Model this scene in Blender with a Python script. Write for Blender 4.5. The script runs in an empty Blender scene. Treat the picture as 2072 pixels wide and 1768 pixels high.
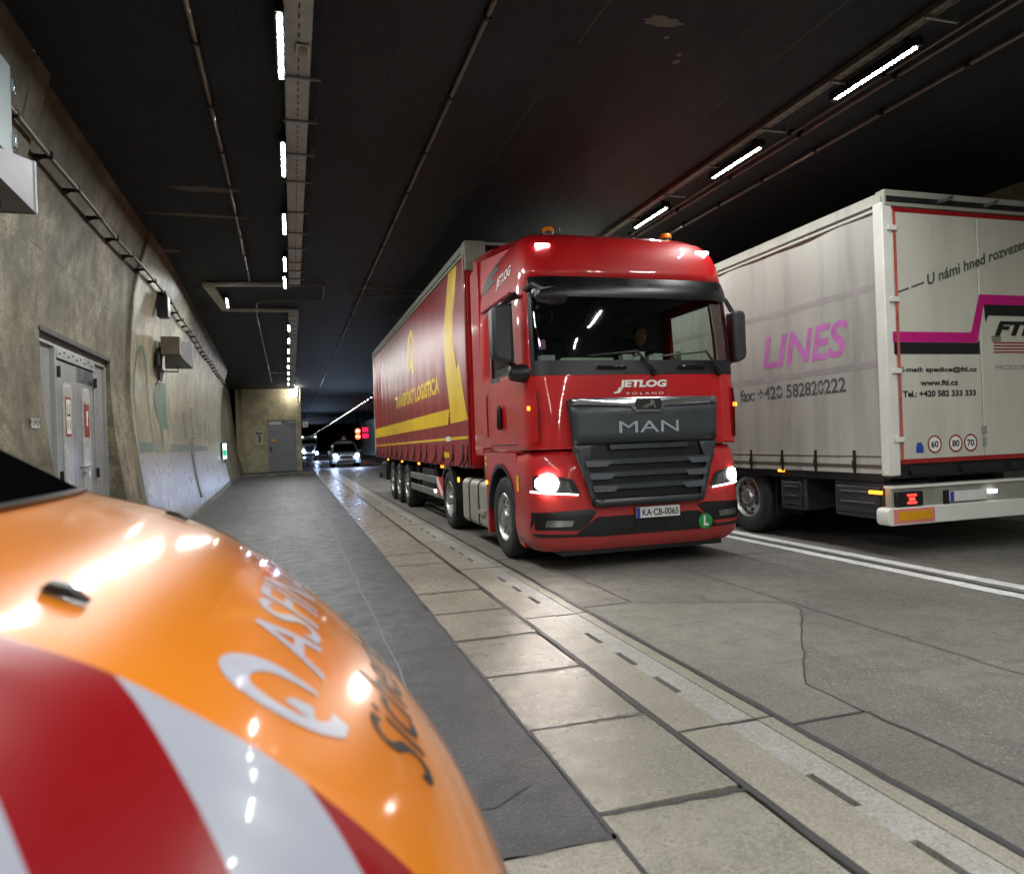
import bpy, bmesh, math, random
import numpy as np
from mathutils import Vector, Matrix
random.seed(7)
S = bpy.context.scene
COL = S.collection
PI = math.pi

# ------------------------------------------------------------------ camera
cam_d = bpy.data.cameras.new('camera')
cam = bpy.data.objects.new('camera', cam_d)
COL.objects.link(cam)
S.camera = cam
CAM_H = 1.45
_d = Vector((-441., -21., -1442.)).normalized()          # tunnel axis seen from the camera
_r = Vector((4714., 160., -1442.)); _r = (_r - _d * _r.dot(_d)).normalized()
_u = _r.cross(_d)
# rows of this matrix: world axes expressed in camera space -> columns are camera axes in world space
Rm = Matrix(((_r.x, _r.y, _r.z), (_d.x, _d.y, _d.z), (_u.x, _u.y, _u.z)))
cam.matrix_world = Matrix.Translation((0, 0, CAM_H)) @ Rm.to_4x4()
cam_d.sensor_width = 36.0
cam_d.lens = 36.0 * 1442.0 / 2072.0
cam_d.clip_start = 0.05
cam_d.clip_end = 2000
cam_d.dof.use_dof = True
cam_d.dof.focus_distance = 8.5
cam_d.dof.aperture_fstop = 2.4

# ------------------------------------------------------------------ world (the tunnel is closed; sky never seen)
W = bpy.data.worlds.new('World'); S.world = W; W.use_nodes = True
_n = W.node_tree.nodes; _n.clear()
_sky = _n.new('ShaderNodeTexSky'); _sky.sky_type = 'NISHITA'; _sky.sun_disc = False
_sky.sun_elevation = math.radians(-4); _sky.sun_rotation = 0
_bg = _n.new('ShaderNodeBackground'); _bg.inputs[1].default_value = 0.05
_wo = _n.new('ShaderNodeOutputWorld')
W.node_tree.links.new(_sky.outputs[0], _bg.inputs[0]); W.node_tree.links.new(_bg.outputs[0], _wo.inputs[0])
S.view_settings.view_transform = 'Standard'; S.view_settings.look = 'None'
S.view_settings.exposure = 0.38; S.view_settings.gamma = 1.0
S.cycles.use_denoising = True
S.cycles.adaptive_threshold = 0.03
S.cycles.max_bounces = 5; S.cycles.diffuse_bounces = 2; S.cycles.glossy_bounces = 4
S.cycles.transparent_max_bounces = 10; S.cycles.sample_clamp_indirect = 4.0
S.cycles.caustics_reflective = False; S.cycles.caustics_refractive = False
LED = 560.0          # emission of the ceiling lamps

# ------------------------------------------------------------------ materials
def hx(h, k=1.0):
    h = h.lstrip('#'); out = []
    for i in (0, 2, 4):
        c = int(h[i:i+2], 16) / 255.0
        out.append((c / 12.92 if c <= .04045 else ((c + .055) / 1.055) ** 2.4) * k)
    return out[0], out[1], out[2], 1.0

class Mat:
    def __init__(s, name):
        s.m = bpy.data.materials.new(name); s.m.use_nodes = True
        s.t = s.m.node_tree; s.t.nodes.clear()
        s.out = s.t.nodes.new('ShaderNodeOutputMaterial')
    def n(s, t, **kw):
        o = s.t.nodes.new(t)
        for k, v in kw.items(): setattr(o, k, v)
        return o
    def l(s, a, b): s.t.links.new(a, b)
    def pos(s, scale=(1, 1, 1)):
        g = s.n('ShaderNodeNewGeometry'); m = s.n('ShaderNodeMapping')
        m.inputs['Scale'].default_value = scale
        s.l(g.outputs['Position'], m.inputs['Vector']); return m.outputs[0]
    def noise(s, vec, scale, detail=4, rough=.55):
        x = s.n('ShaderNodeTexNoise'); x.inputs['Scale'].default_value = scale
        x.inputs['Detail'].default_value = detail; x.inputs['Roughness'].default_value = rough
        s.l(vec, x.inputs['Vector']); return x.outputs[0]
    def ramp(s, fac, stops):
        r = s.n('ShaderNodeValToRGB'); e = r.color_ramp.elements
        while len(e) < len(stops): e.new(.5)
        for el, (p, c) in zip(e, stops):
            el.position = p; el.color = c if len(c) == 4 else (*c, 1)
        s.l(fac, r.inputs[0]); return r.outputs[0]
    def rampv(s, fac, a, b, va=0., vb=1.):
        m = s.n('ShaderNodeMapRange'); s.l(fac, m.inputs[0])
        for i, v in zip((1, 2, 3, 4), (a, b, va, vb)): m.inputs[i].default_value = v
        return m.outputs[0]
    def mix(s, fac, a, b, mode='MIX'):
        x = s.n('ShaderNodeMix', data_type='RGBA', blend_type=mode)
        for v, i in ((fac, 0), (a, 6), (b, 7)):
            if hasattr(v, 'is_linked') or hasattr(v, 'links'): s.l(v, x.inputs[i])
            else: x.inputs[i].default_value = v
        return x.outputs[2]
    def math(s, op, a, b=0.):
        x = s.n('ShaderNodeMath', operation=op)
        for v, i in ((a, 0), (b, 1)):
            if hasattr(v, 'links'): s.l(v, x.inputs[i])
            else: x.inputs[i].default_value = v
        return x.outputs[0]
    def bsdf(s, col, rough=.5, metal=0., spec=.5, coat=0., bump=None, bstr=.3, bdist=.01, coatr=.05):
        b = s.n('ShaderNodeBsdfPrincipled')
        for v, k in ((col, 'Base Color'), (rough, 'Roughness'), (metal, 'Metallic')):
            if hasattr(v, 'links'): s.l(v, b.inputs[k])
            else: b.inputs[k].default_value = v
        b.inputs['Specular IOR Level'].default_value = spec
        b.inputs['Coat Weight'].default_value = coat; b.inputs['Coat Roughness'].default_value = coatr
        if bump is not None:
            n = s.n('ShaderNodeBump'); n.inputs['Strength'].default_value = bstr
            n.inputs['Distance'].default_value = bdist
            s.l(bump, n.inputs['Height']); s.l(n.outputs[0], b.inputs['Normal'])
        return b
    def done(s, b):
        s.l(b.outputs[0], s.out.inputs[0]); return s.m

def plain(name, col, rough=.5, metal=0., spec=.5, coat=0., var=.12, vs=6., bump=0., dirt=0.):
    M = Mat(name); p = M.pos()
    c = col if not isinstance(col, str) else hx(col)
    n = M.noise(p, vs, 5)
    dark = tuple(x * (1 - var) for x in c[:3]) + (1,); lite = tuple(min(1, x * (1 + var)) for x in c[:3]) + (1,)
    cc = M.ramp(n, [(.3, dark), (.7, lite)])
    r = M.rampv(n, .3, .7, max(.02, rough * .85), min(1, rough * 1.15))
    if dirt:
        d = M.rampv(M.noise(p, 2.3, 8, .7), .45, .75)
        cc = M.mix(M.math('MULTIPLY', d, dirt), cc, (.06, .05, .04, 1))
        r = M.math('ADD', r, M.math('MULTIPLY', d, dirt * .3))
    b = M.bsdf(cc, r, metal, spec, coat, M.noise(p, vs * 12, 3) if bump else None, bump)
    return M.done(b)

def emit(name, col, strength):
    M = Mat(name); e = M.n('ShaderNodeEmission')
    e.inputs[0].default_value = col if len(col) == 4 else (*col, 1); e.inputs[1].default_value = strength
    return M.done(e)

def glassy(name, tint=(.55, .6, .58), refl=1.0, rough=.02):
    M = Mat(name); t = M.n('ShaderNodeBsdfTransparent'); t.inputs[0].default_value = (*tint, 1)
    g = M.n('ShaderNodeBsdfGlossy'); g.inputs['Roughness'].default_value = rough
    g.inputs[0].default_value = (refl, refl, refl, 1)
    lw_ = M.n('ShaderNodeLayerWeight'); lw_.inputs[0].default_value = .5
    fz = M.math('ADD', M.math('MULTIPLY', M.math('POWER', lw_.outputs[1], 4.), .9), .11)
    x = M.n('ShaderNodeMixShader'); M.l(fz, x.inputs[0]); M.l(t.outputs[0], x.inputs[1]); M.l(g.outputs[0], x.inputs[2])
    return M.done(x)

def concrete_wall(name, base, lo, hi, rough=.7, streak=.6, paint=None, upper_brown=.55):
    M = Mat(name); p = M.pos()
    big = M.noise(p, .55, 6, .62); mid = M.noise(p, 3.1, 8, .65); fine = M.noise(p, 38, 4, .6); spk = M.noise(p, 130, 2)
    ps = M.pos((.7, .8, .22)); st = M.noise(ps, 1.5, 9, .72)
    mott = M.noise(p, 1.7, 9, .74)
    c = M.ramp(big, [(.38, hx(lo)), (.5, hx(base)), (.62, hx(hi))])
    c = M.mix(M.rampv(mid, .46, .6, 0, .8), c, M.mix(.6, c, hx(lo)))
    c = M.mix(M.rampv(mott, .47, .56, 0, .75), c, hx(lo, .75))
    c = M.mix(M.math('MULTIPLY', M.rampv(st, .53, .66), streak), c, (.045, .04, .032, 1))
    ps2 = M.pos((.6, .7, .06)); st2 = M.noise(ps2, 1.9, 6, .6)
    c = M.mix(M.math('MULTIPLY', M.rampv(st2, .56, .66), .5), c, hx(hi))
    c = M.mix(M.rampv(spk, .58, .68, 0, .65), c, (.05, .045, .04, 1))
    pit = M.rampv(M.noise(p, 21, 3, .5), .62, .67)
    c = M.mix(M.math('MULTIPLY', pit, .6), c, (.04, .036, .03, 1))
    c = M.mix(M.rampv(fine, .45, .58, 0, .55), c, hx(lo, .9))
    c = M.mix(M.rampv(M.noise(p, 11, 6, .75), .54, .64, 0, .5), c, hx(lo, .7))
    # darker brown towards the top, with a ragged edge
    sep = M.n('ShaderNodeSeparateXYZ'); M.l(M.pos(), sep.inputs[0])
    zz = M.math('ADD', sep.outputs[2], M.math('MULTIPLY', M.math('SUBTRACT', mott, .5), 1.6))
    c = M.mix(M.rampv(zz, 3.2, 4.6, 0, upper_brown), c, (.055, .045, .033, 1))
    r = M.rampv(mid, .3, .7, rough - .12, rough + .12)
    if paint:
        # worn pale coat on the lowest metre and a half, scraped off in flecks
        edge = M.math('ADD', sep.outputs[2], M.math('MULTIPLY', mid, .05))
        m = M.rampv(edge, 1.47, 1.42)
        wear = M.rampv(M.noise(M.pos((1, 1, .55)), 9, 8, .75), .56, .66)
        m = M.math('MULTIPLY', m, M.math('SUBTRACT', 1., M.math('MULTIPLY', wear, .6)))
        c = M.mix(m, c, M.mix(M.rampv(mid, .3, .8), hx(paint), hx('8d8a86')))
        r = M.math('SUBTRACT', r, M.math('MULTIPLY', m, .10))
    bmp = M.math('ADD', M.math('MULTIPLY', mid, .10), M.math('ADD', M.math('MULTIPLY', fine, .3), M.math('MULTIPLY', spk, .22)))
    return M.done(M.bsdf(c, r, bump=bmp, bstr=.5, bdist=.012, spec=.35))

def ground_mat(name, base, lo, hi, rough, agg=0., aggcol=None, rmin=.2, groove=0., stain=.5, spec=.5):
    M = Mat(name); p = M.pos()
    big = M.noise(p, .5, 5, .6); mid = M.noise(p, 4.5, 8, .68); fine = M.noise(p, 60, 4, .65)
    lng = M.noise(M.pos((1.4, .1, 1)), 1.6, 5, .6)
    c = M.ramp(big, [(.38, hx(lo)), (.5, hx(base)), (.62, hx(hi))])
    c = M.mix(M.rampv(mid, .47, .62, 0, .7), c, hx(lo))
    c = M.mix(M.math('MULTIPLY', M.rampv(lng, .5, .75), stain), c, hx(lo))
    blot = M.rampv(M.noise(p, 3.4, 6, .7), .64, .70)
    c = M.mix(M.math('MULTIPLY', blot, .35 * stain), c, (.03, .028, .026, 1))
    c = M.mix(M.rampv(fine, .5, .62, 0, .6), c, hx(hi, 1.12))
    c = M.mix(M.rampv(M.noise(p, 85, 3, .7), .52, .62, 0, .7), c, hx(lo, .55))
    c = M.mix(M.rampv(M.noise(p, 28, 5, .75), .56, .66, 0, .5), c, hx(lo, .7))
    h = M.math('ADD', M.math('MULTIPLY', M.noise(p, 16, 6, .7), .25), M.math('MULTIPLY', M.noise(p, 110, 3, .7), .7))
    r = M.math('ADD', M.rampv(mid, .3, .72, rough - .1, rough + .12), M.math('MULTIPLY', M.rampv(lng, .4, .7), .06))
    if agg:
        v = M.n('ShaderNodeTexVoronoi'); v.inputs['Scale'].default_value = 58; M.l(p, v.inputs['Vector'])
        sp = M.rampv(v.outputs['Distance'], .18, .32, 1, 0)
        rnd = M.n('ShaderNodeSeparateColor'); M.l(v.outputs['Color'], rnd.inputs[0])
        sel = M.rampv(rnd.outputs[0], .55, .85)
        c = M.mix(M.math('MULTIPLY', M.math('MULTIPLY', sp, sel), agg), c, hx(aggcol))
        h = M.math('ADD', h, M.math('MULTIPLY', v.outputs['Distance'], .7))
    if groove:
        w = M.noise(M.pos((.5, 30, 1)), 1.5, 3, .6)
        c = M.mix(M.rampv(w, .58, .7, 0, groove), c, (.03, .03, .028, 1))
        h = M.math('ADD', h, M.math('MULTIPLY', w, .5))
    return M.done(M.bsdf(c, r, bump=h, bstr=.5, bdist=.008, spec=spec))

m = {}
m['asphalt'] = ground_mat('layby_asphalt', '3c3c40', '2e2e32', '48484c', .5, agg=.5, aggcol='7f7c78')
m['road'] = ground_mat('road_surface', '75716c', '605d59', '827d77', .55, agg=.9, aggcol='b5b0a8', stain=.6)
m['strip'] = ground_mat('road_strip_concrete', '78736b', '635f58', '86817a', .6, groove=.5)
m['patch'] = ground_mat('road_patch_concrete', '827e75', '6f6b64', '8f8a81', .56, agg=.4, aggcol='8f8b83', groove=.55)
m['slab'] = ground_mat('slab_concrete', '918b80', '7b766c', 'a09a8f', .27, stain=.7)
m['gutter'] = ground_mat('gutter_concrete', '999286', '868074', 'a69f93', .38, stain=.5)
m['edgeline'] = ground_mat('worn_white_paint', 'a4a19d', '928f8a', 'b0adaa', .4, stain=.3)
m['marking'] = ground_mat('road_marking_paint', 'e2e2e0', 'bdbcba', 'f0f0ee', .55, stain=.3)
m['seal'] = plain('bitumen_seal', hx('3a383b'), .55, var=.25, vs=20, bump=.3)
m['joint'] = plain('gritty_joint_fill', hx('4d4945'), .8, var=.3, vs=25, bump=.4)
m['wallraw'] = concrete_wall('raw_concrete_wall', '8d846d', '5e5644', 'a89e86', .6, .6, upper_brown=.55)
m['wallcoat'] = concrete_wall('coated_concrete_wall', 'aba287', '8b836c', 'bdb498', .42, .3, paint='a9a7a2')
m['frw'] = concrete_wall('pale_yellow_wall', 'c4b998', 'afa485', 'd2c8a9', .6, .12, upper_brown=.2)
m['kerb'] = concrete_wall('kerb_stone', '7f7a72', '625e58', '938d84', .6, .2)
m['bay'] = concrete_wall('bay_concrete', '7d7462', '5a5345', '948a75', .65, .5)

def ceiling_mat():
    M = Mat('sooty_ceiling_boards'); p = M.pos()
    big = M.noise(p, .35, 6, .62); mid = M.noise(p, 4, 8, .65)
    ln = M.noise(M.pos((2.2, .12, 1)), 1.5, 6, .6)
    sep = M.n('ShaderNodeSeparateXYZ'); M.l(p, sep.inputs[0])
    # board marks left by the shuttering, 0.3 m apart
    fr = M.math('FRACT', M.math('DIVIDE', sep.outputs[0], .31))
    wob = M.math('ADD', fr, M.math('MULTIPLY', M.noise(M.pos((0, 1, 0)), 1.2, 3), .04))
    line = M.math('GREATER_THAN', wob, .975)
    gate = M.rampv(M.noise(M.pos((3, .5, 1)), 1.1, 3), .42, .58)
    line = M.math('MULTIPLY', line, gate)
    c = M.ramp(big, [(.3, hx('16191c')), (.55, hx('202427')), (.75, hx('2c3134'))])
    c = M.mix(M.rampv(ln, .45, .75, 0, .6), c, hx('141415'))
    c = M.mix(M.rampv(mid, .5, .7, 0, .4), c, hx('33383a'))
    c = M.mix(M.math('MULTIPLY', line, .75), c, (.006, .006, .006, 1))
    h = M.math('SUBTRACT', M.math('MULTIPLY', mid, .6), line)
    return M.done(M.bsdf(c, .7, bump=h, bstr=.5, bdist=.015, spec=.3))
m['ceiling'] = ceiling_mat()
m['spall'] = plain('bare_concrete_spall', hx('6b6258'), .8, var=.3, vs=18, bump=.4)
m['galv'] = plain('galvanised_steel', hx('8f9190'), .42, .75, var=.2, vs=9)
m['tray'] = plain('cable_tray_steel', hx('b4b7b2'), .5, .1, var=.18, vs=7)
m['pipe'] = plain('conduit_pipe', hx('6f675a'), .45, .35, var=.3, vs=5)
m['darkmetal'] = plain('dark_metal', hx('1b1a19'), .5, .3, var=.2)
m['black'] = plain('black_plastic', hx('151517'), .42, var=.2)
m['blackgloss'] = plain('black_gloss', hx('0c0c0e'), .08, coat=.6, var=.1)
m['rubber'] = plain('tyre_rubber', hx('222224'), .75, var=.25, vs=14, bump=.3)
m['chassis'] = plain('chassis_paint', hx('17171a'), .55, var=.3, vs=10)
m['greyplastic'] = plain('grey_plastic', hx('2d3034'), .48, var=.15, vs=5)
m['grille'] = plain('grille_grey', hx('3a3e42'), .42, var=.12, vs=5)
m['slat'] = plain('grille_slat_grey', hx('33373c'), .36, var=.1)
m['tip'] = plain('slat_tip_grey', hx('62666d'), .3, .3, var=.1)
m['chrome'] = plain('brushed_chrome', hx('b9bdc4'), .2, .95, var=.06)
m['steel'] = plain('wheel_steel', hx('a9a9a8'), .33, .8, var=.15, vs=9)
m['tank'] = plain('fuel_tank_aluminium', hx('a3a198'), .45, .3, var=.15, vs=6, dirt=.25)
m['white'] = plain('white_paint', hx('dedcd6'), .4, coat=.2, var=.06, vs=3)
m['lettwhite'] = plain('white_lettering', hx('e9e6e3'), .45, var=.04)
m['lettblack'] = plain('black_lettering', hx('191b1d'), .5, var=.1)
m['lettgrey'] = plain('grey_lettering', hx('4b5052'), .55, var=.2)
m['lettsilver'] = plain('silver_lettering', hx('a2a9b0'), .5, .2, var=.1)
def red_paint():
    M = Mat('red_truck_paint'); p = M.pos(); n = M.noise(p, 2.2, 5); g = M.noise(M.pos((1, 1, .5)), 5, 8, .7); f = M.noise(p, 60, 4, .7)
    c = M.ramp(n, [(.35, hx('b40f14')), (.65, hx('c41218'))])
    sep = M.n('ShaderNodeSeparateXYZ'); M.l(p, sep.inputs[0])
    film = M.math('MULTIPLY', M.rampv(M.math('ADD', sep.outputs[2], M.math('MULTIPLY', M.math('SUBTRACT', g, .5), 1.8)), 1.25, .15), .42)
    film = M.math('ADD', film, M.math('MULTIPLY', M.rampv(g, .52, .68), .10))
    film = M.math('MULTIPLY', film, M.rampv(f, .3, .6, .55, 1.))
    c = M.mix(film, c, (.17, .135, .115, 1))
    b = M.bsdf(c, M.math('ADD', M.math('MULTIPLY', film, .4), .45), spec=.3, coat=1., coatr=.04)
    M.l(M.math('SUBTRACT', 1., M.math('MULTIPLY', film, 1.5)), b.inputs['Coat Weight'])
    return M.done(b)
m['red'] = red_paint()
m['redtrim'] = plain('red_trim_paint', hx('93161a'), .4, coat=.3, var=.15)
m['reflred'] = plain('red_reflective', hx('d0221c'), .35, var=.08)
m['reflyellow'] = plain('yellow_reflective', hx('d79a16'), .35, var=.08)
m['pinkred'] = plain('pale_red_border', hx('d98379'), .4, var=.06)
m['magenta'] = plain('magenta_print', hx('c1187c'), .45, var=.08)
m['magentafade'] = plain('faded_magenta_print', hx('bd6bb2'), .5, var=.15, vs=4)
m['yellow'] = plain('yellow_print', hx('eabf12'), .38, var=.1, vs=3)
m['amber'] = emit('amber_lamp', (1., .33, .02), 3.0)
m['redlamp'] = emit('red_lamp', (1., .02, .015), 6.0)
m['whitelamp'] = emit('white_marker', (.85, .9, 1.), 14.0)
m['platelit'] = emit('plate_light', (.95, .97, 1.), 3.0)
m['beacon'] = plain('amber_beacon_lens', hx('e8801a'), .2, coat=.6, var=.1)
m['lensglass'] = glassy('headlamp_glass', (.9, .9, .92))
m['reflector'] = plain('headlamp_reflector', hx('b0b2b6'), .15, .9, var=.1)
m['headlight'] = emit('headlight_beam', (1., .9, .8), 150.0)
m['headsoft'] = emit('headlight_soft', (1., .97, .92), 26.0)
m['drl'] = emit('daytime_strip', (1., .98, .95), 7.0)
m['xenon'] = emit('cold_headlight', (.5, .66, 1.), 300.0)
m['led'] = emit('led_diffuser', (.97, 1., .965), LED)
m['ledfar'] = emit('far_led_diffuser', (.97, 1., .965), 26.0)
m['walllamp'] = emit('wall_lamp_light', (1., .96, .88), 190.0)
m['greenlit'] = emit('green_escape_sign', (.03, .55, .32), .9)
m['whitelit'] = emit('white_sign_light', (.75, 1., .92), 2.2)
m['signred'] = emit('red_sign_ring', (1., .12, .04), 4.5)
m['red_glow'] = emit('added_red_glow', (1., .01, .06), 2.2)
m['signwhite'] = emit('white_sign_leds', (1., .9, .7), 4.0)
m['glass'] = glassy('windscreen_glass', (.62, .7, .66), 1.)
m['sideglass'] = glassy('side_window_glass', (.84, .92, .86), 1.)
m['interior'] = plain('cab_interior', hx('4a4d50'), .7, var=.2)
m['dash'] = plain('dashboard', hx('5b5e60'), .6, var=.15)
m['skin'] = plain('skin', hx('a0745a'), .6, var=.08)
m['cloth'] = plain('dark_cloth', hx('23262e'), .85, var=.2)
m['paper'] = plain('paper', hx('d8dcc8'), .6, var=.08)
m['plate'] = plain('number_plate', hx('dcdad8'), .4, var=.05)
m['plateblue'] = plain('plate_blue', hx('2b49a8'), .4, var=.05)
m['green'] = plain('green_disc', hx('2f8f4a'), .4, var=.08)
m['orange'] = plain('orange_paint', hx('e48004'), .34, coat=1.0, var=.03, vs=1.5)
for n_ in m['orange'].node_tree.nodes:
    if n_.type == 'BSDF_PRINCIPLED': n_.inputs['Coat Roughness'].default_value = .09
m['vred'] = plain('red_warning_film', hx('8c0410'), .3, coat=.5, var=.05, vs=2)
m['vwhite'] = plain('white_warning_film', hx('a6a8b6'), .3, coat=.4, var=.04, vs=2)
m['vlet'] = plain('pale_vehicle_lettering', hx('b9bbc9'), .3, coat=.4, var=.03)
m['doorgrey'] = plain('grey_door_paint', hx('9a9c9c'), .22, coat=.3, var=.08, vs=3, dirt=.15)
m['doorpanel'] = plain('pale_grey_door_panel', hx('b4b4ae'), .25, coat=.3, var=.06, vs=3, dirt=.12)
m['doorfrw'] = plain('grey_steel_door', hx('7d7f82'), .45, var=.06, vs=3)
m['signgrey'] = plain('pale_sign_plate', hx('c3bca6'), .5, var=.05)
m['horn'] = plain('horn_sheet_metal', hx('8c8c92'), .45, .3, var=.15, vs=5)
m['hornbox'] = plain('brown_horn_box', hx('5a5044'), .5, var=.15)
m['cabinet'] = plain('pale_blue_cabinet', hx('9aa8ab'), .4, var=.12, vs=3)
m['suvwhite'] = plain('white_car_paint', hx('ccd2de'), .3, coat=.6, var=.04)
m['darkcar'] = plain('dark_car_paint', hx('20242e'), .3, coat=.6, var=.05)
m['visor'] = plain('smoked_visor', hx('101013'), .3, var=.1)
m['vglass'] = plain('dark_windscreen', hx('060607'), .3, spec=0., var=.1)

def mural_mat(name, c1):
    M = Mat(name); p = M.pos()
    f = M.rampv(M.noise(M.pos((1, 1.5, .3)), 3.5, 8, .7), .36, .62)
    b = M.bsdf(M.mix(M.rampv(M.noise(p, 9, 6), .3, .7), hx(c1), hx('7f8a7c')), .45)
    t = M.n('ShaderNodeBsdfTransparent'); x = M.n('ShaderNodeMixShader')
    M.l(M.math('ADD', M.math('MULTIPLY', f, .5), .12), x.inputs[0]); M.l(b.outputs[0], x.inputs[1]); M.l(t.outputs[0], x.inputs[2])
    return M.done(x)
m['teal'] = mural_mat('faded_teal_paint', '3d7a69')
m['tealblue'] = mural_mat('faded_blue_grey_paint', '6f8a90')
m['muralgrey'] = mural_mat('faded_grey_paint', '6e6d5f')

def curtain_mat(name, col, lo, rough=.4, dirt=.4):
    M = Mat(name); p = M.pos()
    st = M.noise(M.pos((1, 2.2, .22)), 1.8, 7, .65); big = M.noise(p, .8, 5)
    c = M.mix(M.rampv(big, .3, .7, 0, .6), hx(col), hx(lo))
    c = M.mix(M.math('MULTIPLY', M.rampv(st, .48, .74), dirt), c, (.1, .09, .08, 1))
    r = M.rampv(st, .3, .7, rough - .015, rough + .03)
    wv = M.noise(M.pos((1, 3.2, .35)), 1.3, 4, .5)
    return M.done(M.bsdf(c, r, bump=wv, bstr=.1, bdist=.02))
m['redcurtain'] = curtain_mat('dusty_red_curtain', '8e1f26', '9c2e34', .3, .06)
m['whitecurtain'] = curtain_mat('grimy_white_curtain', 'b0afa9', '98968f', .5, .42)
m['whitedoor'] = curtain_mat('grimy_white_door_paint', 'cfccc0', 'bdb9ab', .4, .22)
m['whiteroof'] = curtain_mat('pale_tarpaulin_edge', 'a8a69c', '8a877c', .5, .4)

for k_ in ('led', 'ledfar'): m[k_].cycles.emission_sampling = 'FRONT'
for k_ in ('amber', 'redlamp', 'platelit', 'drl', 'greenlit', 'whitelit', 'signred', 'signwhite', 'red_glow'): m[k_].cycles.emission_sampling = 'NONE'
# ------------------------------------------------------------------ mesh helpers
class MB:
    def __init__(s): s.v = []; s.f = []
    def add(s, vs, fs):
        o = len(s.v); s.v += [tuple(x) for x in vs]; s.f += [tuple(i + o for i in f) for f in fs]; return s
    def box(s, x0, x1, y0, y1, z0, z1):
        return s.add([(x0,y0,z0),(x1,y0,z0),(x1,y1,z0),(x0,y1,z0),(x0,y0,z1),(x1,y0,z1),(x1,y1,z1),(x0,y1,z1)],
                     [(0,3,2,1),(4,5,6,7),(0,1,5,4),(1,2,6,5),(2,3,7,6),(3,0,4,7)])
    def cbox(s, c, d): return s.box(c[0]-d[0]/2, c[0]+d[0]/2, c[1]-d[1]/2, c[1]+d[1]/2, c[2]-d[2]/2, c[2]+d[2]/2)
    def tube(s, pts, r, seg=8, caps=True):
        pts = [Vector(p) for p in pts]; n = len(pts); rings = []
        rs = r if isinstance(r, (list, tuple)) else [r] * n
        up = Vector((0, 0, 1))
        for i, p in enumerate(pts):
            d = (pts[min(i+1, n-1)] - pts[max(i-1, 0)]).normalized()
            a = d.cross(up)
            if a.length < 1e-3: a = d.cross(Vector((1, 0, 0)))
            a.normalize(); b = d.cross(a)
            rings.append([p + (a * math.cos(2*PI*k/seg) + b * math.sin(2*PI*k/seg)) * rs[i] for k in range(seg)])
        vs = [v for q in rings for v in q]; fs = []
        for i in range(n-1):
            for k in range(seg):
                k2 = (k+1) % seg
                fs.append((i*seg+k, i*seg+k2, (i+1)*seg+k2, (i+1)*seg+k))
        if caps: fs += [tuple(range(seg))[::-1], tuple((n-1)*seg+k for k in range(seg))]
        return s.add(vs, fs)
    def lathe(s, prof, c, axis='x', seg=36, caps=False):
        vs = []; fs = []
        for a, r in prof:
            for k in range(seg):
                t = 2*PI*k/seg; u, w = r*math.cos(t), r*math.sin(t)
                p = {'x': (a, u, w), 'y': (u, a, w), 'z': (u, w, a)}[axis]
                vs.append((c[0]+p[0], c[1]+p[1], c[2]+p[2]))
        for i in range(len(prof)-1):
            for k in range(seg):
                k2 = (k+1) % seg; fs.append((i*seg+k, i*seg+k2, (i+1)*seg+k2, (i+1)*seg+k))
        if caps: fs += [tuple(range(seg)), tuple((len(prof)-1)*seg+k for k in range(seg))]
        return s.add(vs, fs)
    def prism(s, poly, a0, a1, axis='x'):
        n = len(poly)
        def P(a, u, w): return {'x': (a, u, w), 'y': (u, a, w), 'z': (u, w, a)}[axis]
        vs = [P(a0, *p) for p in poly] + [P(a1, *p) for p in poly]
        fs = [tuple(range(n))[::-1], tuple(range(n, 2*n))] + [(i, (i+1) % n, n+(i+1) % n, n+i) for i in range(n)]
        return s.add(vs, fs)
    def grid(s, fn, us, vs_, skip=None, flip=False):
        nu, nv = len(us), len(vs_)
        P = [fn(u, v) for v in vs_ for u in us]; fs = []
        for j in range(nv-1):
            for i in range(nu-1):
                if skip and skip((us[i]+us[i+1])/2, (vs_[j]+vs_[j+1])/2): continue
                q = (j*nu+i, j*nu+i+1, (j+1)*nu+i+1, (j+1)*nu+i)
                fs.append(q[::-1] if flip else q)
        return s.add(P, fs)

def mesh_of(name, mb):
    me = bpy.data.meshes.new(name); me.from_pydata([tuple(map(float, v)) for v in mb.v], [], mb.f)
    bm = bmesh.new(); bm.from_mesh(me)
    bmesh.ops.remove_doubles(bm, verts=bm.verts, dist=1e-5)
    bmesh.ops.recalc_face_normals(bm, faces=bm.faces); bm.to_mesh(me); bm.free()
    return me

def link(name, me, mat, parent=None, loc=(0, 0, 0), smooth=False, bevel=0., sharp=35):
    o = bpy.data.objects.new(name, me); COL.objects.link(o); o.location = loc
    if mat is not None and not me.materials: me.materials.append(mat)
    if smooth:
        me.shade_smooth(); me.set_sharp_from_angle(angle=math.radians(sharp))
    if bevel:
        b = o.modifiers.new('edge', 'BEVEL'); b.width = bevel; b.segments = 2; b.limit_method = 'ANGLE'
        b.angle_limit = math.radians(40)
        me.shade_smooth(); me.set_sharp_from_angle(angle=math.radians(50))
    if parent is not None: o.parent = parent
    return o
def part(name, mb, mat, parent=None, **k): return link(name, mesh_of(name, mb), mat, parent, **k)
def tag(o, label=None, cat=None, group=None, kind=None):
    if label: o['label'] = label
    if cat: o['category'] = cat
    if group: o['group'] = group
    if kind: o['kind'] = kind
    return o
def thing(name, label, cat, loc=(0, 0, 0), group=None):
    o = bpy.data.objects.new(name, None); COL.objects.link(o); o.location = loc
    o.empty_display_size = .2
    return tag(o, label, cat, group)
def struct(o): o['kind'] = 'structure'; return o

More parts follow.
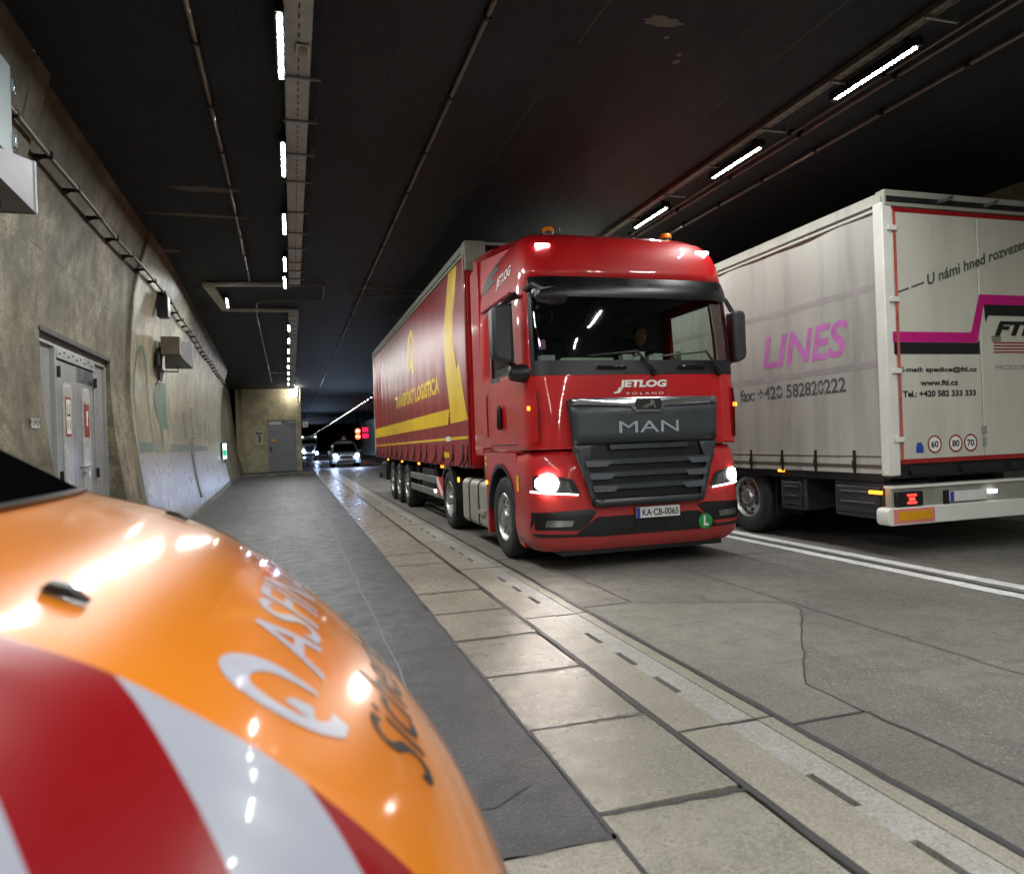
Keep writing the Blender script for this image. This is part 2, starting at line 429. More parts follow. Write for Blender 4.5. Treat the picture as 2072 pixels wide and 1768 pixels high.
def slice_bm(bm, step, axes=(0, 1)):
    for ax in axes:
        xs = [v.co[ax] for v in bm.verts]
        if not xs: return
        a, b = min(xs), max(xs); k = int((b-a)/step)
        for i in range(1, k+1):
            co = Vector((0, 0, 0)); co[ax] = a + (b-a)*i/(k+1); no = Vector((0, 0, 0)); no[ax] = 1
            g = list(bm.verts) + list(bm.edges) + list(bm.faces)
            bmesh.ops.bisect_plane(bm, geom=g, plane_co=co, plane_no=no)

def conform(name, polys, fn, mat, parent, step=None, solid=0.):
    """flat polygons in (u,v) laid on the surface fn(u,v)"""
    bm = bmesh.new()
    for poly in polys:
        vs = [bm.verts.new((p[0], p[1], 0)) for p in poly]; f = bm.faces.new(vs)
    bmesh.ops.recalc_face_normals(bm, faces=bm.faces)
    bmesh.ops.triangulate(bm, faces=[f for f in bm.faces if len(f.verts) > 4])
    if step: slice_bm(bm, step)
    for v in bm.verts: v.co = Vector(fn(v.co.x, v.co.y))
    me = bpy.data.meshes.new(name); bm.to_mesh(me); bm.free()
    o = link(name, me, mat, parent, smooth=bool(step))
    if solid:
        md = o.modifiers.new('thickness', 'SOLIDIFY'); md.thickness = solid; md.offset = 0
    return o

def lettering(name, txt, size, fn, mat, parent, bold=0., shear=0., width=None, step=None, align='CENTER', space=1., height=None, kind=None):
    """text set flat (x right, y up) and laid on fn(x,y)"""
    cu = bpy.data.curves.new('tmp_text', 'FONT'); cu.body = txt; cu.size = size; cu.align_x = align; cu.align_y = 'CENTER'
    cu.offset = bold; cu.shear = shear; cu.space_character = space; cu.resolution_u = 4; cu.fill_mode = 'FRONT'
    ob = bpy.data.objects.new('tmp_text', cu); COL.objects.link(ob)
    dg = bpy.context.evaluated_depsgraph_get(); me = bpy.data.meshes.new_from_object(ob.evaluated_get(dg))
    bpy.data.objects.remove(ob); bpy.data.curves.remove(cu)
    bm = bmesh.new(); bm.from_mesh(me)
    xs = [v.co.x for v in bm.verts]; ys = [v.co.y for v in bm.verts]
    if width and xs:
        k = width/(max(xs)-min(xs)); c = (max(xs)+min(xs))/2 if align == 'CENTER' else min(xs)
        for v in bm.verts: v.co.x = (v.co.x-c)*k
    if height and ys:
        k = height/(max(ys)-min(ys)); c = (max(ys)+min(ys))/2
        for v in bm.verts: v.co.y = (v.co.y-c)*k
    if step: slice_bm(bm, step)
    for v in bm.verts: v.co = Vector(fn(v.co.x, v.co.y))
    bm.to_mesh(me); bm.free(); me.name = name; me.materials.clear()
    return link(name, me, mat, parent)

def circle(cx, cy, r, n=28): return [(cx+r*math.cos(2*PI*k/n), cy+r*math.sin(2*PI*k/n)) for k in range(n)]
def ring(cx, cy, r0, r1, n=32):
    return [[(cx+a*math.cos(2*PI*k/n), cy+a*math.sin(2*PI*k/n)) for a, k in ((r0, i), (r1, i), (r1, i+1), (r0, i+1))] for i in range(n)]
def rrect(x0, x1, y0, y1, r, n=5):
    P = []
    for cx, cy, a in ((x1-r, y1-r, 0), (x0+r, y1-r, 90), (x0+r, y0+r, 180), (x1-r, y0+r, 270)):
        for k in range(n+1):
            t = math.radians(a+90*k/n); P.append((cx+r*math.cos(t), cy+r*math.sin(t)))
    return P
def lin(a, b, n): return [a+(b-a)*i/n for i in range(n+1)]

# ================================================================== SETTING
CEIL = 4.8
Y_BACK, Y_END = -34.0, 235.0
struct(part('ground', MB().box(-7, 12, Y_BACK, Y_END, -.4, -.06), m['seal']))
# lay-by asphalt in three paved lanes with a hairline seam between them
lay = struct(part('layby_pavement', MB().box(-5.4, 1.06, 2.40, 38.9, -.03, 0.).box(-5.4, .10, -8, 2.39, -.03, 0.), m['asphalt']))
def wob(pts, w, amp=.012, z=.005, step=.22):
    """an uneven poured joint following pts"""
    out = []
    for (x0, y0), (x1, y1) in zip(pts[:-1], pts[1:]):
        L = math.hypot(x1-x0, y1-y0); n = max(1, int(L/step))
        for i in range(n): out.append((x0+(x1-x0)*i/n, y0+(y1-y0)*i/n))
    out.append(pts[-1]); V = []; F = []
    for i, p in enumerate(out):
        q = out[min(i+1, len(out)-1)]; o = out[max(i-1, 0)]
        dx, dy = q[0]-o[0], q[1]-o[1]; L = math.hypot(dx, dy) or 1
        nx, ny = -dy/L, dx/L; a = w/2*(.75+.5*random.random()); b = w/2*(.75+.5*random.random()); s = (random.random()-.5)*amp
        V += [(p[0]+nx*(a+s), p[1]+ny*(a+s), z), (p[0]-nx*(b-s), p[1]-ny*(b-s), z)]
    for i in range(len(out)-1): F.append((2*i, 2*i+1, 2*i+3, 2*i+2))
    return MB().add(V, F)
m['hair'] = plain('pale_seam', hx('6f6e6d'), .7, var=.3, vs=14)
for x, w in ((.60, .016), (-.30, .012)):
    part('seam', wob([(x, 2.5), (x-.02, 20), (x-.12, 38.8)], w, .02, .003, .3), m['hair'], lay)
for y in (6.1, 9.6, 14.5, 19.2, 25.5):
    part('seam', wob([(-2., y+.1), (1.05, y)], .014, .02, .003, .2), m['seal'], lay)
part('seam', wob([(.0, 2.75), (.32, 2.82), (.72, 2.74), (.9, 2.86)], .02, .03, .003, .1), m['seal'], lay)
part('seam', wob([(.05, 2.40), (1.08, 2.39)], .03, .03, .004, .1), m['seal'], lay)

walk = bpy.data.objects.new('gutter_pavement', None); COL.objects.link(walk); struct(walk)
rng = random.Random(3)
slab_me = []
for k in range(5):
    b = MB(); e = .012+.004*k
    x0, x1, y0, y1 = 1.073, 1.705, .008, .843
    b.add([(x0, y0, -.1), (x1, y0, -.1), (x1, y1, -.1), (x0, y1, -.1),
           (x0+rng.uniform(0, .008), y0+rng.uniform(0, .008), 0), (x1-rng.uniform(0, .012), y0+rng.uniform(0, .008), .0),
           (x1-rng.uniform(0, .012), y1-rng.uniform(0, .01), 0), (x0+rng.uniform(0, .01), y1-rng.uniform(0, .008), 0)],
          [(0,3,2,1),(4,5,6,7),(0,1,5,4),(1,2,6,5),(2,3,7,6),(3,0,4,7)])
    slab_me.append(mesh_of('slab', b))
for i in range(-4, 100):
    o = link('slab', slab_me[i % 5], m['slab'], walk, (0, .835+i*.852, rng.uniform(-.004, .003)))
    o.rotation_euler = (rng.uniform(-.004, .004), rng.uniform(-.0015, .0015), 0)
o = part('slab', MB().box(1.075, 1.70, 86.1, Y_END, -.1, 0), m['slab'], walk)
for k, (x0, x1, y0, y1) in enumerate(((.12, 1.055, 1.5, 2.375), (.12, 1.055, .62, 1.485), (.12, 1.055, -3, .60))):
    part('slab', MB().box(x0, x1, y0, y1, -.1, .001), m['slab'], walk)
# slotted gutter units, 2.4 m each, three slots
gu = MB(); g0, g1 = .012, 2.388
gu.box(1.745, 2.003, g0, g1, -.12, .0); gu.box(2.185, 2.275, g0, g1, -.12, .0)
slots = [(.49, .77), (1.02, 1.30), (1.55, 1.83)]
ed = [g0] + [q for s_ in slots for q in s_] + [g1]
gm = mesh_of('gutter_unit', gu)
gl = MB()
gl.box(2.05, 2.185, g0, g1, -.12, -.005)
for a, b in zip(ed[0::2], ed[1::2]): gl.box(2.003, 2.05, a, b, -.12, -.005)
glm = mesh_of('edge_line', gl)
for i in range(-4, 60):
    y = .70+i*2.4; dz = rng.uniform(-.003, .002)
    u = link('gutter_unit', gm, m['gutter'], walk, (0, y, dz))
    link('edge_line', glm, m['edgeline'], u)
part('gutter_unit', MB().box(1.745, 2.275, 144.75, Y_END, -.12, 0), m['gutter'], walk)
# poured joints
part('slot_black_bed', MB().box(1.99, 2.07, -9, 140, -.10, -.05), m['darkmetal'], walk)  # black bed put under the drain slots in place of their deep shade
part('joint_bed', MB().box(1.06, 1.76, -8, 120, -.055, -.020), m['joint'], walk)
part('joint_seal', wob([(1.722, -6), (1.722, 60)], .034, .012, .003), m['seal'], walk)
part('joint_seal', wob([(1.066, -6), (1.066, 60)], .018, .014, .004), m['seal'], walk)
part('joint_seal', wob([(2.292, -6), (2.292, 70)], .042, .012, .005), m['seal'], walk)
for i in range(-3, 12):
    part('joint_seal', wob([(1.07, .83+i*.852), (1.72, .83+i*.852-.03)], .018, .012, .004, .06), m['seal'], walk)
for i in range(0, 5):
    part('joint_seal', wob([(1.74, .70+i*2.4), (2.28, .70+i*2.4)], .014, .008, .003, .06), m['seal'], walk)

road = struct(part('road', MB().box(2.278, 10.1, Y_BACK, Y_END, -.055, -.002), m['road']))
for i in range(-4, 40):
    y0 = 2.97+(i-1)*2.67
    if i == 1: continue
    part('road_strip', MB().box(2.305, 2.75, y0+.008, y0+2.662, -.05, .002), m['strip'], road)
pt = [(2.306, 2.98), (2.735, 2.97), (2.735, 3.38), (3.86, 4.82), (3.88, 5.09), (2.70, 5.62), (2.306, 5.63)]
part('road_patch', MB().prism(pt, -.05, .0025, 'z'), m['patch'], road)
for pts, w in (([(2.30, 2.97), (2.74, 2.96)], .02), ([(2.735, 2.96), (2.735, 3.40), (3.85, 4.82), (3.9, 5.08)], .011),
               ([(2.31, 5.65), (2.69, 5.63), (3.92, 5.10)], .010), ([(2.76, 5.64), (2.76, 60)], .012), ([(2.745, 2.96), (2.755, -4)], .02),
               ([(3.96, -2), (3.95, 4.9), (3.92, 60)], .009), ([(2.31, 8.31), (2.75, 8.30)], .014), ([(7.9, -2), (7.9, 60)], .014),
               ([(3.95, 7.4), (5.6, 7.2)], .012), ([(3.95, 1.6), (7.8, 1.4)], .012)):
    part('joint_seal', wob(pts, w, .02, .006, .12), m['seal'], road)
# worn double centre line
def worn(x, w, y0, y1, seed):
    r = random.Random(seed); V = []; F = []; n = int((y1-y0)/.09)
    for i in range(n+1):
        y = y0+(y1-y0)*i/n
        V += [(x-w/2+r.uniform(-.008, .008), y, .003), (x+w/2+r.uniform(-.008, .008), y, .003)]
    F = [(2*i, 2*i+1, 2*i+3, 2*i+2) for i in range(n)]
    return MB().add(V, F)
part('centre_line', worn(6.05, .16, -20, 200, 1), m['marking'], road)
part('centre_line', worn(5.73, .15, -20, 200, 2), m['marking'], road)
part('joint_seal', wob([(5.86, -6), (5.88, 60)], .022, .03, .004, .1), m['seal'], road)

# ---- ceiling slab with bare spalls
ceil = struct(part('ceiling', MB().box(-7, 12, Y_BACK, Y_END, CEIL, CEIL+.3), m['ceiling']))
def blob(cx, cy, rx, ry, z, seed, n=22):
    r = random.Random(seed)
    return MB().add([(cx+rx*math.cos(2*PI*k/n)*r.uniform(.6, 1.05), cy+ry*math.sin(2*PI*k/n)*r.uniform(.6, 1.05), z) for k in range(n)], [tuple(range(n))])
for k, a in enumerate(((2.98, 5.13, .19, .08), (3.12, 5.33, .03, .03), (3.40, 5.66, .04, .04), (3.37, 5.55, .03, .03), (-.95, 9.85, .5, .13),
                       (-1.2, 10.98, .72, .08), (-1.9, 13.0, .2, .12))):
    part('bare_patch', blob(*a, CEIL-.004, k), m['spall'], ceil)
m['scratch'] = plain('pale_ceiling_mark', hx('45413b'), .8, var=.4, vs=9)
for pts in ([(2.43, 4.6), (2.42, 5.6)], [(2.40, 6.4), (2.38, 8.3)], [(2.37, 8.9), (2.38, 9.9)], [(4.28, 4.4), (4.26, 5.6)], [(4.27, 6.2), (4.25, 7.4)],
            [(4.25, 7.7), (4.30, 9.0), (4.22, 10.5)]):
    o = part('board_mark', wob(pts, .014, .012, CEIL-.004, .3), m['scratch'], ceil)

# ---- left wall: vault curve, foot standing out into the lay-by
PZ = [0, .77, 1.35, 2.1, 2.9, 4.0, 4.4, 4.8]; PX = [-.05, -.22, -.30, -.38, -.38, -.27, -.15, 0]
def _sm(z):
    return float(np.mean([np.interp(z+d, PZ, PX) for d in (-.3, -.2, -.1, 0, .1, .2, .3)]))
def wall_x(y, z):
    a = -1.98 if y < 14 else -1.98-.033*(y-14)
    return a+_sm(z)
def wpt(y, z, off=0.): return (wall_x(y, z)+off, y, z)
ZR = lin(0, 4.8, 24)
DY0, DY1, DZ1 = 8.05, 10.86, 2.70
ys1 = [7.22, 7.6, DY0, 8.6, 9.2, 10.0, DY1, 11.3, 11.6, 11.84]
zs1 = sorted(set([z for z in ZR if abs(z-DZ1) > .06]+[DZ1]))
def in_door(y, z): return DY0 < y < DY1 and z < DZ1
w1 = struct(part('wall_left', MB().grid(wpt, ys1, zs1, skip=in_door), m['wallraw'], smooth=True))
# recess around the door
nic = MB(); DXB = -2.47
def rev(y):   # jambs
    nic.grid(lambda t, z: (wall_x(y, z)+(DXB-.1-wall_x(y, z))*t, y, z), [0, 1], [z for z in zs1 if z <= DZ1+.001])
rev(DY0); rev(DY1)
nic.grid(lambda t, y: (wall_x(y, DZ1)+(DXB-.1-wall_x(y, DZ1))*t, y, DZ1), [0, 1], [DY0, DY1])
part('door_reveal', nic, m['wallraw'], w1)
# thin dark drip line above the door opening
part('drip_edge', MB().grid(lambda y, z: wpt(y, z, .012), [DY0-.02, 9.4, DY1+.02], [DZ1-.005, DZ1+.045]), m['seal'], w1)
# pilaster at the picture's edge and the start of the turning bay behind it
part('wall_pilaster', MB().grid(lambda y, z: wpt(y, z, .07), [5.2, 6.4, 7.16], ZR).grid(lambda t, z: (wall_x(7.16, z)+.07-t*.3, 7.16, z), [0, 1], ZR), m['wallraw'], w1, smooth=True)
part('wall_joint', MB().grid(lambda y, z: wpt(y, z, .004), [7.16, 7.225], ZR), m['seal'], w1)
part('wall_joint', MB().add([(wall_x(6.74, 4.78)+.076, 6.735, 4.79), (wall_x(6.74, 4.78)+.076, 6.75, 4.79), (wall_x(6.94, 4.0)+.078, 6.955, 4.0), (wall_x(6.94, 4.0)+.078, 6.94, 4.0)], [(0, 1, 2, 3)]), m['seal'], w1)
for z, y0, y1 in ((3.42, 7.25, 11.8), (1.32, 7.25, 8.3)):
    part('formwork_joint', MB().grid(lambda y, t: wpt(y, z+.05*math.sin(y)+.012*t*(.6+.6*math.sin(y*9)), .003), lin(y0, y1, 30), [0, 1]), m['seal'], w1)
for y, z0, z1 in ((7.95, 2.8, 4.7), (11.05, 2.85, 4.7), (9.55, 3.45, 4.7)):
    part('formwork_joint', MB().grid(lambda t, z: wpt(y+.010*t*(.6+.5*math.sin(z*11)), z, .003), [0, 1], lin(z0, z1, 14)), m['wallraw'] if y > 9 else m['seal'], w1)
for y in (7.7, 8.1, 8.9, 9.9, 10.9, 11.5):
    for z in (3.1, 3.75, 4.35) if DY0 < y < DY1 else (.9, 1.5, 2.2, 3.1, 3.75):
        p_ = wpt(y, z, .002); part('tie_hole', MB().lathe([(.0, .002), (.002, .016)], p_, 'x', 10), m['seal'], w1)
# coated section with its proud edge
ys2 = [11.87]+lin(12.4, 32.3, 20)
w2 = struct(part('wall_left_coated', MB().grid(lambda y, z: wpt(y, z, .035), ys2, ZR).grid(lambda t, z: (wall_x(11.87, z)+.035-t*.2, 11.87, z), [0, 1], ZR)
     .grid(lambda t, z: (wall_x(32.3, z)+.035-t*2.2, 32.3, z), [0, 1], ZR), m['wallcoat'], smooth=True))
for y in (15.3, 18.6, 22., 25.3, 28.6):
    part('panel_joint', MB().grid(lambda yy, z: wpt(yy, z, .039), [y, y+.02], ZR), m['seal'], w2)
part('wall_base_kerb', MB().grid(lambda y, z: (wall_x(y, 0)+.10-.03*z/.12, y, z), lin(11.9, 32.2, 10), [0, .12]).grid(lambda y, t: (wall_x(y, 0)+.07-.2*t, y, .12), lin(11.9, 32.2, 10), [0, 1]), m['kerb'], w2)
# raw plaster edge strip where the old coat begins
part('coat_edge', MB().grid(lambda y, z: wpt(y, z, .041), [11.88, 11.93], ZR), m['wallraw'], w2)
# mural, long faded
W2 = lambda y, z: wpt(y, z, .043)
arch = []
N = 26
for k in range(N):
    def A(t, r):
        yc, zc = 12.72, 2.35
        a = PI*t
        return (yc-(.50+r)*math.cos(a), zc+(.72+r*1.15)*math.sin(a))
    t0, t1 = k/N, (k+1)/N
    arch.append([A(t0, 0), A(t0, .10), A(t1, .10), A(t1, 0)])
arch += [[(12.12, 1.6), (12.20, 1.6), (12.22, 2.35), (12.12, 2.35)], [(13.22, 2.35), (13.32, 2.35), (13.40, 1.6), (13.31, 1.6)]]
conform('painted_arch', arch, W2, m['teal'], w2, .2)
conform('painted_block', [[(12.1, 1.46), (13.4, 1.46), (13.4, 1.62), (12.1, 1.62)]], W2, m['tealblue'], w2, .3)
conform('painted_arrow', [[(13.76, 2.39), (14.15, 2.72), (15.25, 2.78), (15.25, 1.90), (14.25, 1.86)], [(14.1, 2.75), (14.2, 3.2), (14.25, 2.76)],
                          [(14.2, 1.87), (14.5, 1.86), (14.28, 1.45)]], W2, m['teal'], w2, .3)
conform('painted_block', [[(15.2, 1.46), (18.5, 1.46), (18.5, 1.60), (15.2, 1.60)]], W2, m['tealblue'], w2, .5)
conform('painted_block', [[(20.3, 1.44), (24.0, 1.43), (24.0, 1.58), (20.3, 1.59)]], W2, m['tealblue'], w2, .5)
bars = []
for y, z0, z1, w in ((15.6, 1.75, 2.6, .07), (16.0, 1.8, 2.3, .05), (16.5, 1.7, 2.35, .06), (16.9, 1.75, 2.3, .07), (17.3, 1.8, 2.35, .06), (17.8, 1.7, 2.3, .07),
                     (18.3, 1.75, 2.35, .4), (20.2, 1.85, 2.6, .55), (21.6, 1.8, 2.2, .1), (22.3, 1.8, 2.2, .1), (23.1, 1.8, 2.25, .1), (24.3, 1.75, 2.45, .6), (25.6, 1.75, 2.3, .3)):
    bars.append([(y-w/2, z0), (y+w/2, z0+.02), (y+w/2, z1), (y-w/2, z1)])
conform('painted_letters', bars, W2, m['muralgrey'], w2, .5)

# bay walls, back and right walls, far ends
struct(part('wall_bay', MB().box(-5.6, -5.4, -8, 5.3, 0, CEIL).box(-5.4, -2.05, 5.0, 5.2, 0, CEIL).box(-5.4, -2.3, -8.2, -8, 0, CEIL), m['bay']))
struct(part('wall_left_rear', MB().box(-2.5, -2.3, Y_BACK, -8.2, 0, CEIL), m['wallraw']))
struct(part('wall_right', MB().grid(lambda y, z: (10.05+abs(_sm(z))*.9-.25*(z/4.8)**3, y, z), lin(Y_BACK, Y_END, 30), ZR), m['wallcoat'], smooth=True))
struct(part('wall_far_end', MB().box(-7, 12, Y_END-.2, Y_END, 0, CEIL).box(-7, 12, Y_BACK, Y_BACK+.2, 0, CEIL), m['bay']))
# recessed wall between the lay-by and the switch room
struct(part('wall_recess', MB().grid(lambda y, z: (-3.05+.35*(1-z/1.4 if z < 1.4 else 0)-.1*max(0, z-1.4), y, z), [32.2, 37, 43], ZR), m['bay'], smooth=True))

# ================================================================== SWITCH ROOM AT THE END OF THE LAY-BY
FY = 42.5
struct(part('wall_left_far', MB().box(-.2, .36, 52, Y_END-.3, 0, CEIL), m['bay']))
plat = struct(part('platform', MB().box(-3.2, .45, 39.15, FY+.2, 0, .115).box(.40, 1.05, 39.15, Y_END-.4, 0, .113), m['asphalt']))
for k in range(8):
    x0 = -3.2+k*.53
    part('kerb_stone', MB().box(x0+.006, x0+.524, 38.95, 39.15, 0, .12), m['kerb'], plat, bevel=.012)
room = thing('switch_room', 'pale yellow concrete room with grey steel door at the end of the lay-by', 'building', (-1.2, FY, 0))
def L(mb, o):  # shift world coordinates into the local frame of o
    mb.v = [(v[0]-o[0], v[1]-o[1], v[2]-o[2]) for v in mb.v]; return mb
RO = (-1.2, FY, 0)
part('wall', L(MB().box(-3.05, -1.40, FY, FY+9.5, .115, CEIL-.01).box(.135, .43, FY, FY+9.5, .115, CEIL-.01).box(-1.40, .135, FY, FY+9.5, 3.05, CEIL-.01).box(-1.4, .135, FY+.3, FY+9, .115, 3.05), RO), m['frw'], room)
part('corner_rib', L(MB().grid(lambda z, t: (-2.72+.24*max(0, 1-z/2.2)**1.4+.06*t, FY-.03, z), lin(.115, 4.78, 14), [0, 1]).grid(lambda z, t: (-2.66+.24*max(0, 1-z/2.2)**1.4, FY-.03*(1-t), z), lin(.115, 4.78, 14), [0, 1]), RO), m['frw'], room)
dr = part('door', L(MB().box(-1.36, .10, FY+.06, FY+.12, .13, 3.0), RO), m['doorfrw'], room)
part('door_frame', L(MB().box(-1.40, -1.36, FY-.01, FY+.1, .12, 3.04).box(.10, .135, FY-.01, FY+.1, .12, 3.04).box(-1.40, .135, FY-.01, FY+.1, 3.0, 3.05), RO), m['doorfrw'], room)
part('handle', L(MB().box(-1.29, -1.22, FY+.03, FY+.06, 1.22, 1.52).box(-1.27, -1.10, FY-.01, FY+.03, 1.40, 1.43), RO), m['darkmetal'], dr)
part('name_plate', L(MB().box(-1.31, -.65, FY+.045, FY+.06, 2.78, 2.96), RO), m['white'], dr)
part('warning_plate', L(MB().box(-1.23, -.95, FY+.045, FY+.06, 1.82, 1.96), RO), m['reflyellow'], dr)
lettering('warning_lettering', 'Brandschutz', .05, lambda x, y: (-1.09+x-RO[0], .042, 1.89+y), m['redtrim'], dr, width=.22)
part('door_closer', L(MB().box(-.30, .03, FY-.02, FY+.06, 2.86, 2.93), RO), m['galv'], dr)
part('closer_arm', L(MB().tube([(-.05, FY-.01, 2.85), (.0, FY+.04, 2.5)], .012, 6), RO), m['darkmetal'], dr)
for z in (.5, 1.55, 2.65): part('hinge', L(MB().box(.095, .125, FY-.02, FY+.06, z, z+.12), RO), m['darkmetal'], dr)
sg = thing('room_number_sign', 'pale sign with black letters FRW 3 beside the grey door', 'sign', (-1.85, FY-.012, 2.08))
part('panel', MB().box(-.21, .21, -.004, .01, -.4, .4), m['signgrey'], sg)
lettering('lettering', 'FRW', .26, lambda x, y: (x, -.006, .2+y), m['lettblack'], sg, width=.34, bold=.010)
lettering('lettering', '3', .48, lambda x, y: (x, -.006, -.14+y), m['lettblack'], sg, width=.19, bold=.012)
ph = thing('phone_sign', 'small white emergency telephone sign hanging past the yellow room corner', 'sign', (.66, FY+.3, 2.75))
part('panel', MB().box(-.15, .15, -.03, .03, -.17, .17), m['white'], ph, bevel=.01)
hs = [(-.07, .09), (-.03, .1), (-.02, .04), (-.035, .02), (.02, -.045), (.05, -.05), (.095, -.03), (.08, -.09), (.03, -.1), (-.06, -.01)]
conform('handset', [hs], lambda u, v: (u, -.032, v), m['lettblack'], ph)
part('bracket', MB().box(-.24, -.14, -.01, .01, .05, .08), m['darkmetal'], ph)
wl = thing('wall_lamp', 'white upright lamp on a bent arm at the yellow room corner', 'lamp', (.30, FY-.40, 4.3))
part('body', MB().lathe([(-.02, .05), (.0, .07), (.06, .07), (.42, .07), (.46, .04)], (0, -.12, .02), 'z', 14, True), m['white'], wl, smooth=True)
part('lit_tube', MB().box(-.12, -.075, -.16, -.08, .05, .42), m['walllamp'], wl)
part('arm', MB().tube([(.02, .40, -.25), (.02, .1, -.22), (0, -.12, .0)], .03, 8), m['darkmetal'], wl)
part('cable', MB().tube([(-.05, .38, .3), (-.25, .37, .25), (-.3, .37, -.05), (-.1, .38, -.2)], .012, 6), m['black'], wl)

# ================================================================== DOUBLE DOOR IN THE NEAR WALL
dd = thing('double_door', 'grey steel double door with letters FLW32 recessed in the concrete wall', 'door', (DXB, 9.45, 0))
DO = (DXB, 9.45, 0)
part('frame', L(MB().box(DXB-.05, DXB+.06, DY0, DY0+.06, 0, DZ1).box(DXB-.05, DXB+.06, DY1-.06, DY1, 0, DZ1).box(DXB-.05, DXB+.06, DY0, DY1, DZ1-.09, DZ1)
     .box(DXB-.05, DXB+.07, 8.66, 8.71, 0, DZ1-.09).box(DXB-.05, DXB+.07, 10.20, 10.25, 0, DZ1-.09), DO), m['doorgrey'], dd, bevel=.006)
part('side_panel', L(MB().box(DXB, DXB+.02, DY0+.06, 8.66, 0, DZ1-.09), DO), m['doorgrey'], dd)
part('side_panel', L(MB().box(DXB, DXB+.02, 10.25, DY1-.06, 0, DZ1-.09), DO), m['doorgrey'], dd)
part('header', L(MB().box(DXB+.02, DXB+.075, 8.71, 10.20, DZ1-.20, DZ1-.09), DO), m['doorgrey'], dd, bevel=.004)
def dpt(off): return lambda u, v: (off, u-DO[1], v)
for k, (a, b) in enumerate(((8.72, 9.45), (9.46, 10.19))):
    lf = part('door_leaf', L(MB().box(DXB+.01, DXB+.05, a, b, .02, DZ1-.21), DO), m['doorgrey'], dd, bevel=.004)
    c = (a+b)/2
    vp = conform('raised_panel', [rrect(c-.17, c+.17, .1, 2.26, .1)], dpt(.058), m['doorpanel'], lf, solid=.012)
    vb = conform('panel_edge', [[p for p in q] for q in [[(c+.17, .1), (c+.19, .1), (c+.19, 2.16), (c+.17, 2.16)]]], dpt(.06), m['black'], lf)
    if k == 0:
        conform('notice_border', [[(c-.1, 1.66), (c+.1, 1.66), (c+.1, 2.1), (c-.1, 2.1)]], dpt(.0665), m['redtrim'], lf)
        conform('notice', [[(c-.085, 1.69), (c+.085, 1.69), (c+.085, 2.07), (c-.085, 2.07)]], dpt(.069), m['paper'], lf)
        conform('notice_lines', [[(c-.05, 1.74), (c-.035, 1.74), (c-.035, 1.84), (c-.05, 1.84)], [(c+.035, 1.74), (c+.05, 1.74), (c+.05, 1.84), (c+.035, 1.84)],
                                 [(c-.05, 1.9), (c-.035, 1.9), (c-.035, 2.03), (c-.05, 2.03)], [(c+.035, 1.9), (c+.05, 1.9), (c+.05, 2.03), (c+.035, 2.03)], [(c-.05, 1.885), (c+.05, 1.885), (c+.05, 1.91), (c-.05, 1.91)]], dpt(.0715), m['lettblack'], lf)
    else:
        conform('notice', [[(c-.11, 1.66), (c+.11, 1.66), (c+.11, 2.06), (c-.11, 2.06)]], dpt(.0665), m['redtrim'], lf)
        conform('notice_mark', [[(c-.03, 1.8), (c+.03, 1.8), (c+.03, 1.9), (c+.055, 1.9), (c+.055, 1.98), (c-.03, 1.98)]], dpt(.069), m['paper'], lf)
        lettering('lettering', 'FLW32', .34, lambda x, y: (.066, 9.83+x-DO[1], 2.40+y), m['lettblack'], lf, width=.62, height=.17, bold=.010)
        part('handle', L(MB().tube([(DXB+.05, 9.53, 1.30), (DXB+.12, 9.53, 1.30), (DXB+.12, 9.75, 1.31)], .014, 8), DO), m['chrome'], lf, smooth=True)
    for z in (.5, 1.22, 2.35): part('hinge', L(MB().lathe([(-.06, .018), (.06, .018)], (DXB+.085, a if k == 0 else b, z), 'z', 10, True), DO), m['darkmetal'], lf)
for k in range(9): part('rivet', L(MB().lathe([(0, .011), (.01, .008)], (DXB+.075, 8.80+k*.16, DZ1-.15+(k % 2)*.03), 'x', 8, True), DO), m['darkmetal'], dd)
npl = thing('number_plate_sign', 'small stencilled number plate on raw concrete beside the double door', 'sign', wpt(7.7, 1.76, .01))
part('panel', MB().box(-.004, .004, -.11, .11, -.045, .05), m['tray'], npl)
lettering('lettering', '•342•', .1, lambda x, y: (.006, x, y+.01), m['lettblack'], npl, width=.24)

# low hatch door and escape sign in the coated wall
hd = thing('hatch_cover', 'narrow steel conduit cover running down the coated wall below two black clips', 'cover', (0, 0, 0))
part('cover_strip', MB().grid(lambda t, z: wpt(18.95+.5*t, z, .075), [0, 1], lin(.3, 1.42, 10)).grid(lambda t, z: wpt(18.95, z, .035+.04*t), [0, 1], lin(.3, 1.42, 10)).grid(lambda t, z: wpt(19.45, z, .035+.04*t), [0, 1], lin(.3, 1.42, 10)), m['galv'], hd, smooth=True)
for k in (0, 1): part('clip', MB().grid(lambda t, z: wpt(18.95+.3*k+.12*t, z, .09), [0, 1], [1.42, 1.64]), m['black'], hd)
part('hood', MB().grid(lambda t, z: wpt(18.8+.8*t, z, .12), [0, 1], [1.74, 1.79]), m['black'], hd)
ex = thing('escape_sign', 'lit green escape sign on a bracket at the far end of the coated wall', 'sign', (wall_x(30., 1.4)+.2, 30., 1.4))
part('housing', MB().box(-.13, .09, -.08, .08, -.33, .33), m['darkmetal'], ex, bevel=.01)
part('lit_panel', MB().box(-.05, .085, -.092, -.081, -.30, .30), m['whitelit'], ex)
part('green_field', MB().box(-.045, .08, -.098, -.093, -.18, .05), m['greenlit'], ex)
part('bracket', MB().tube([(-.2, 0, -.4), (.0, 0, -.45), (.02, 0, -.33)], .025, 8), m['darkmetal'], ex)

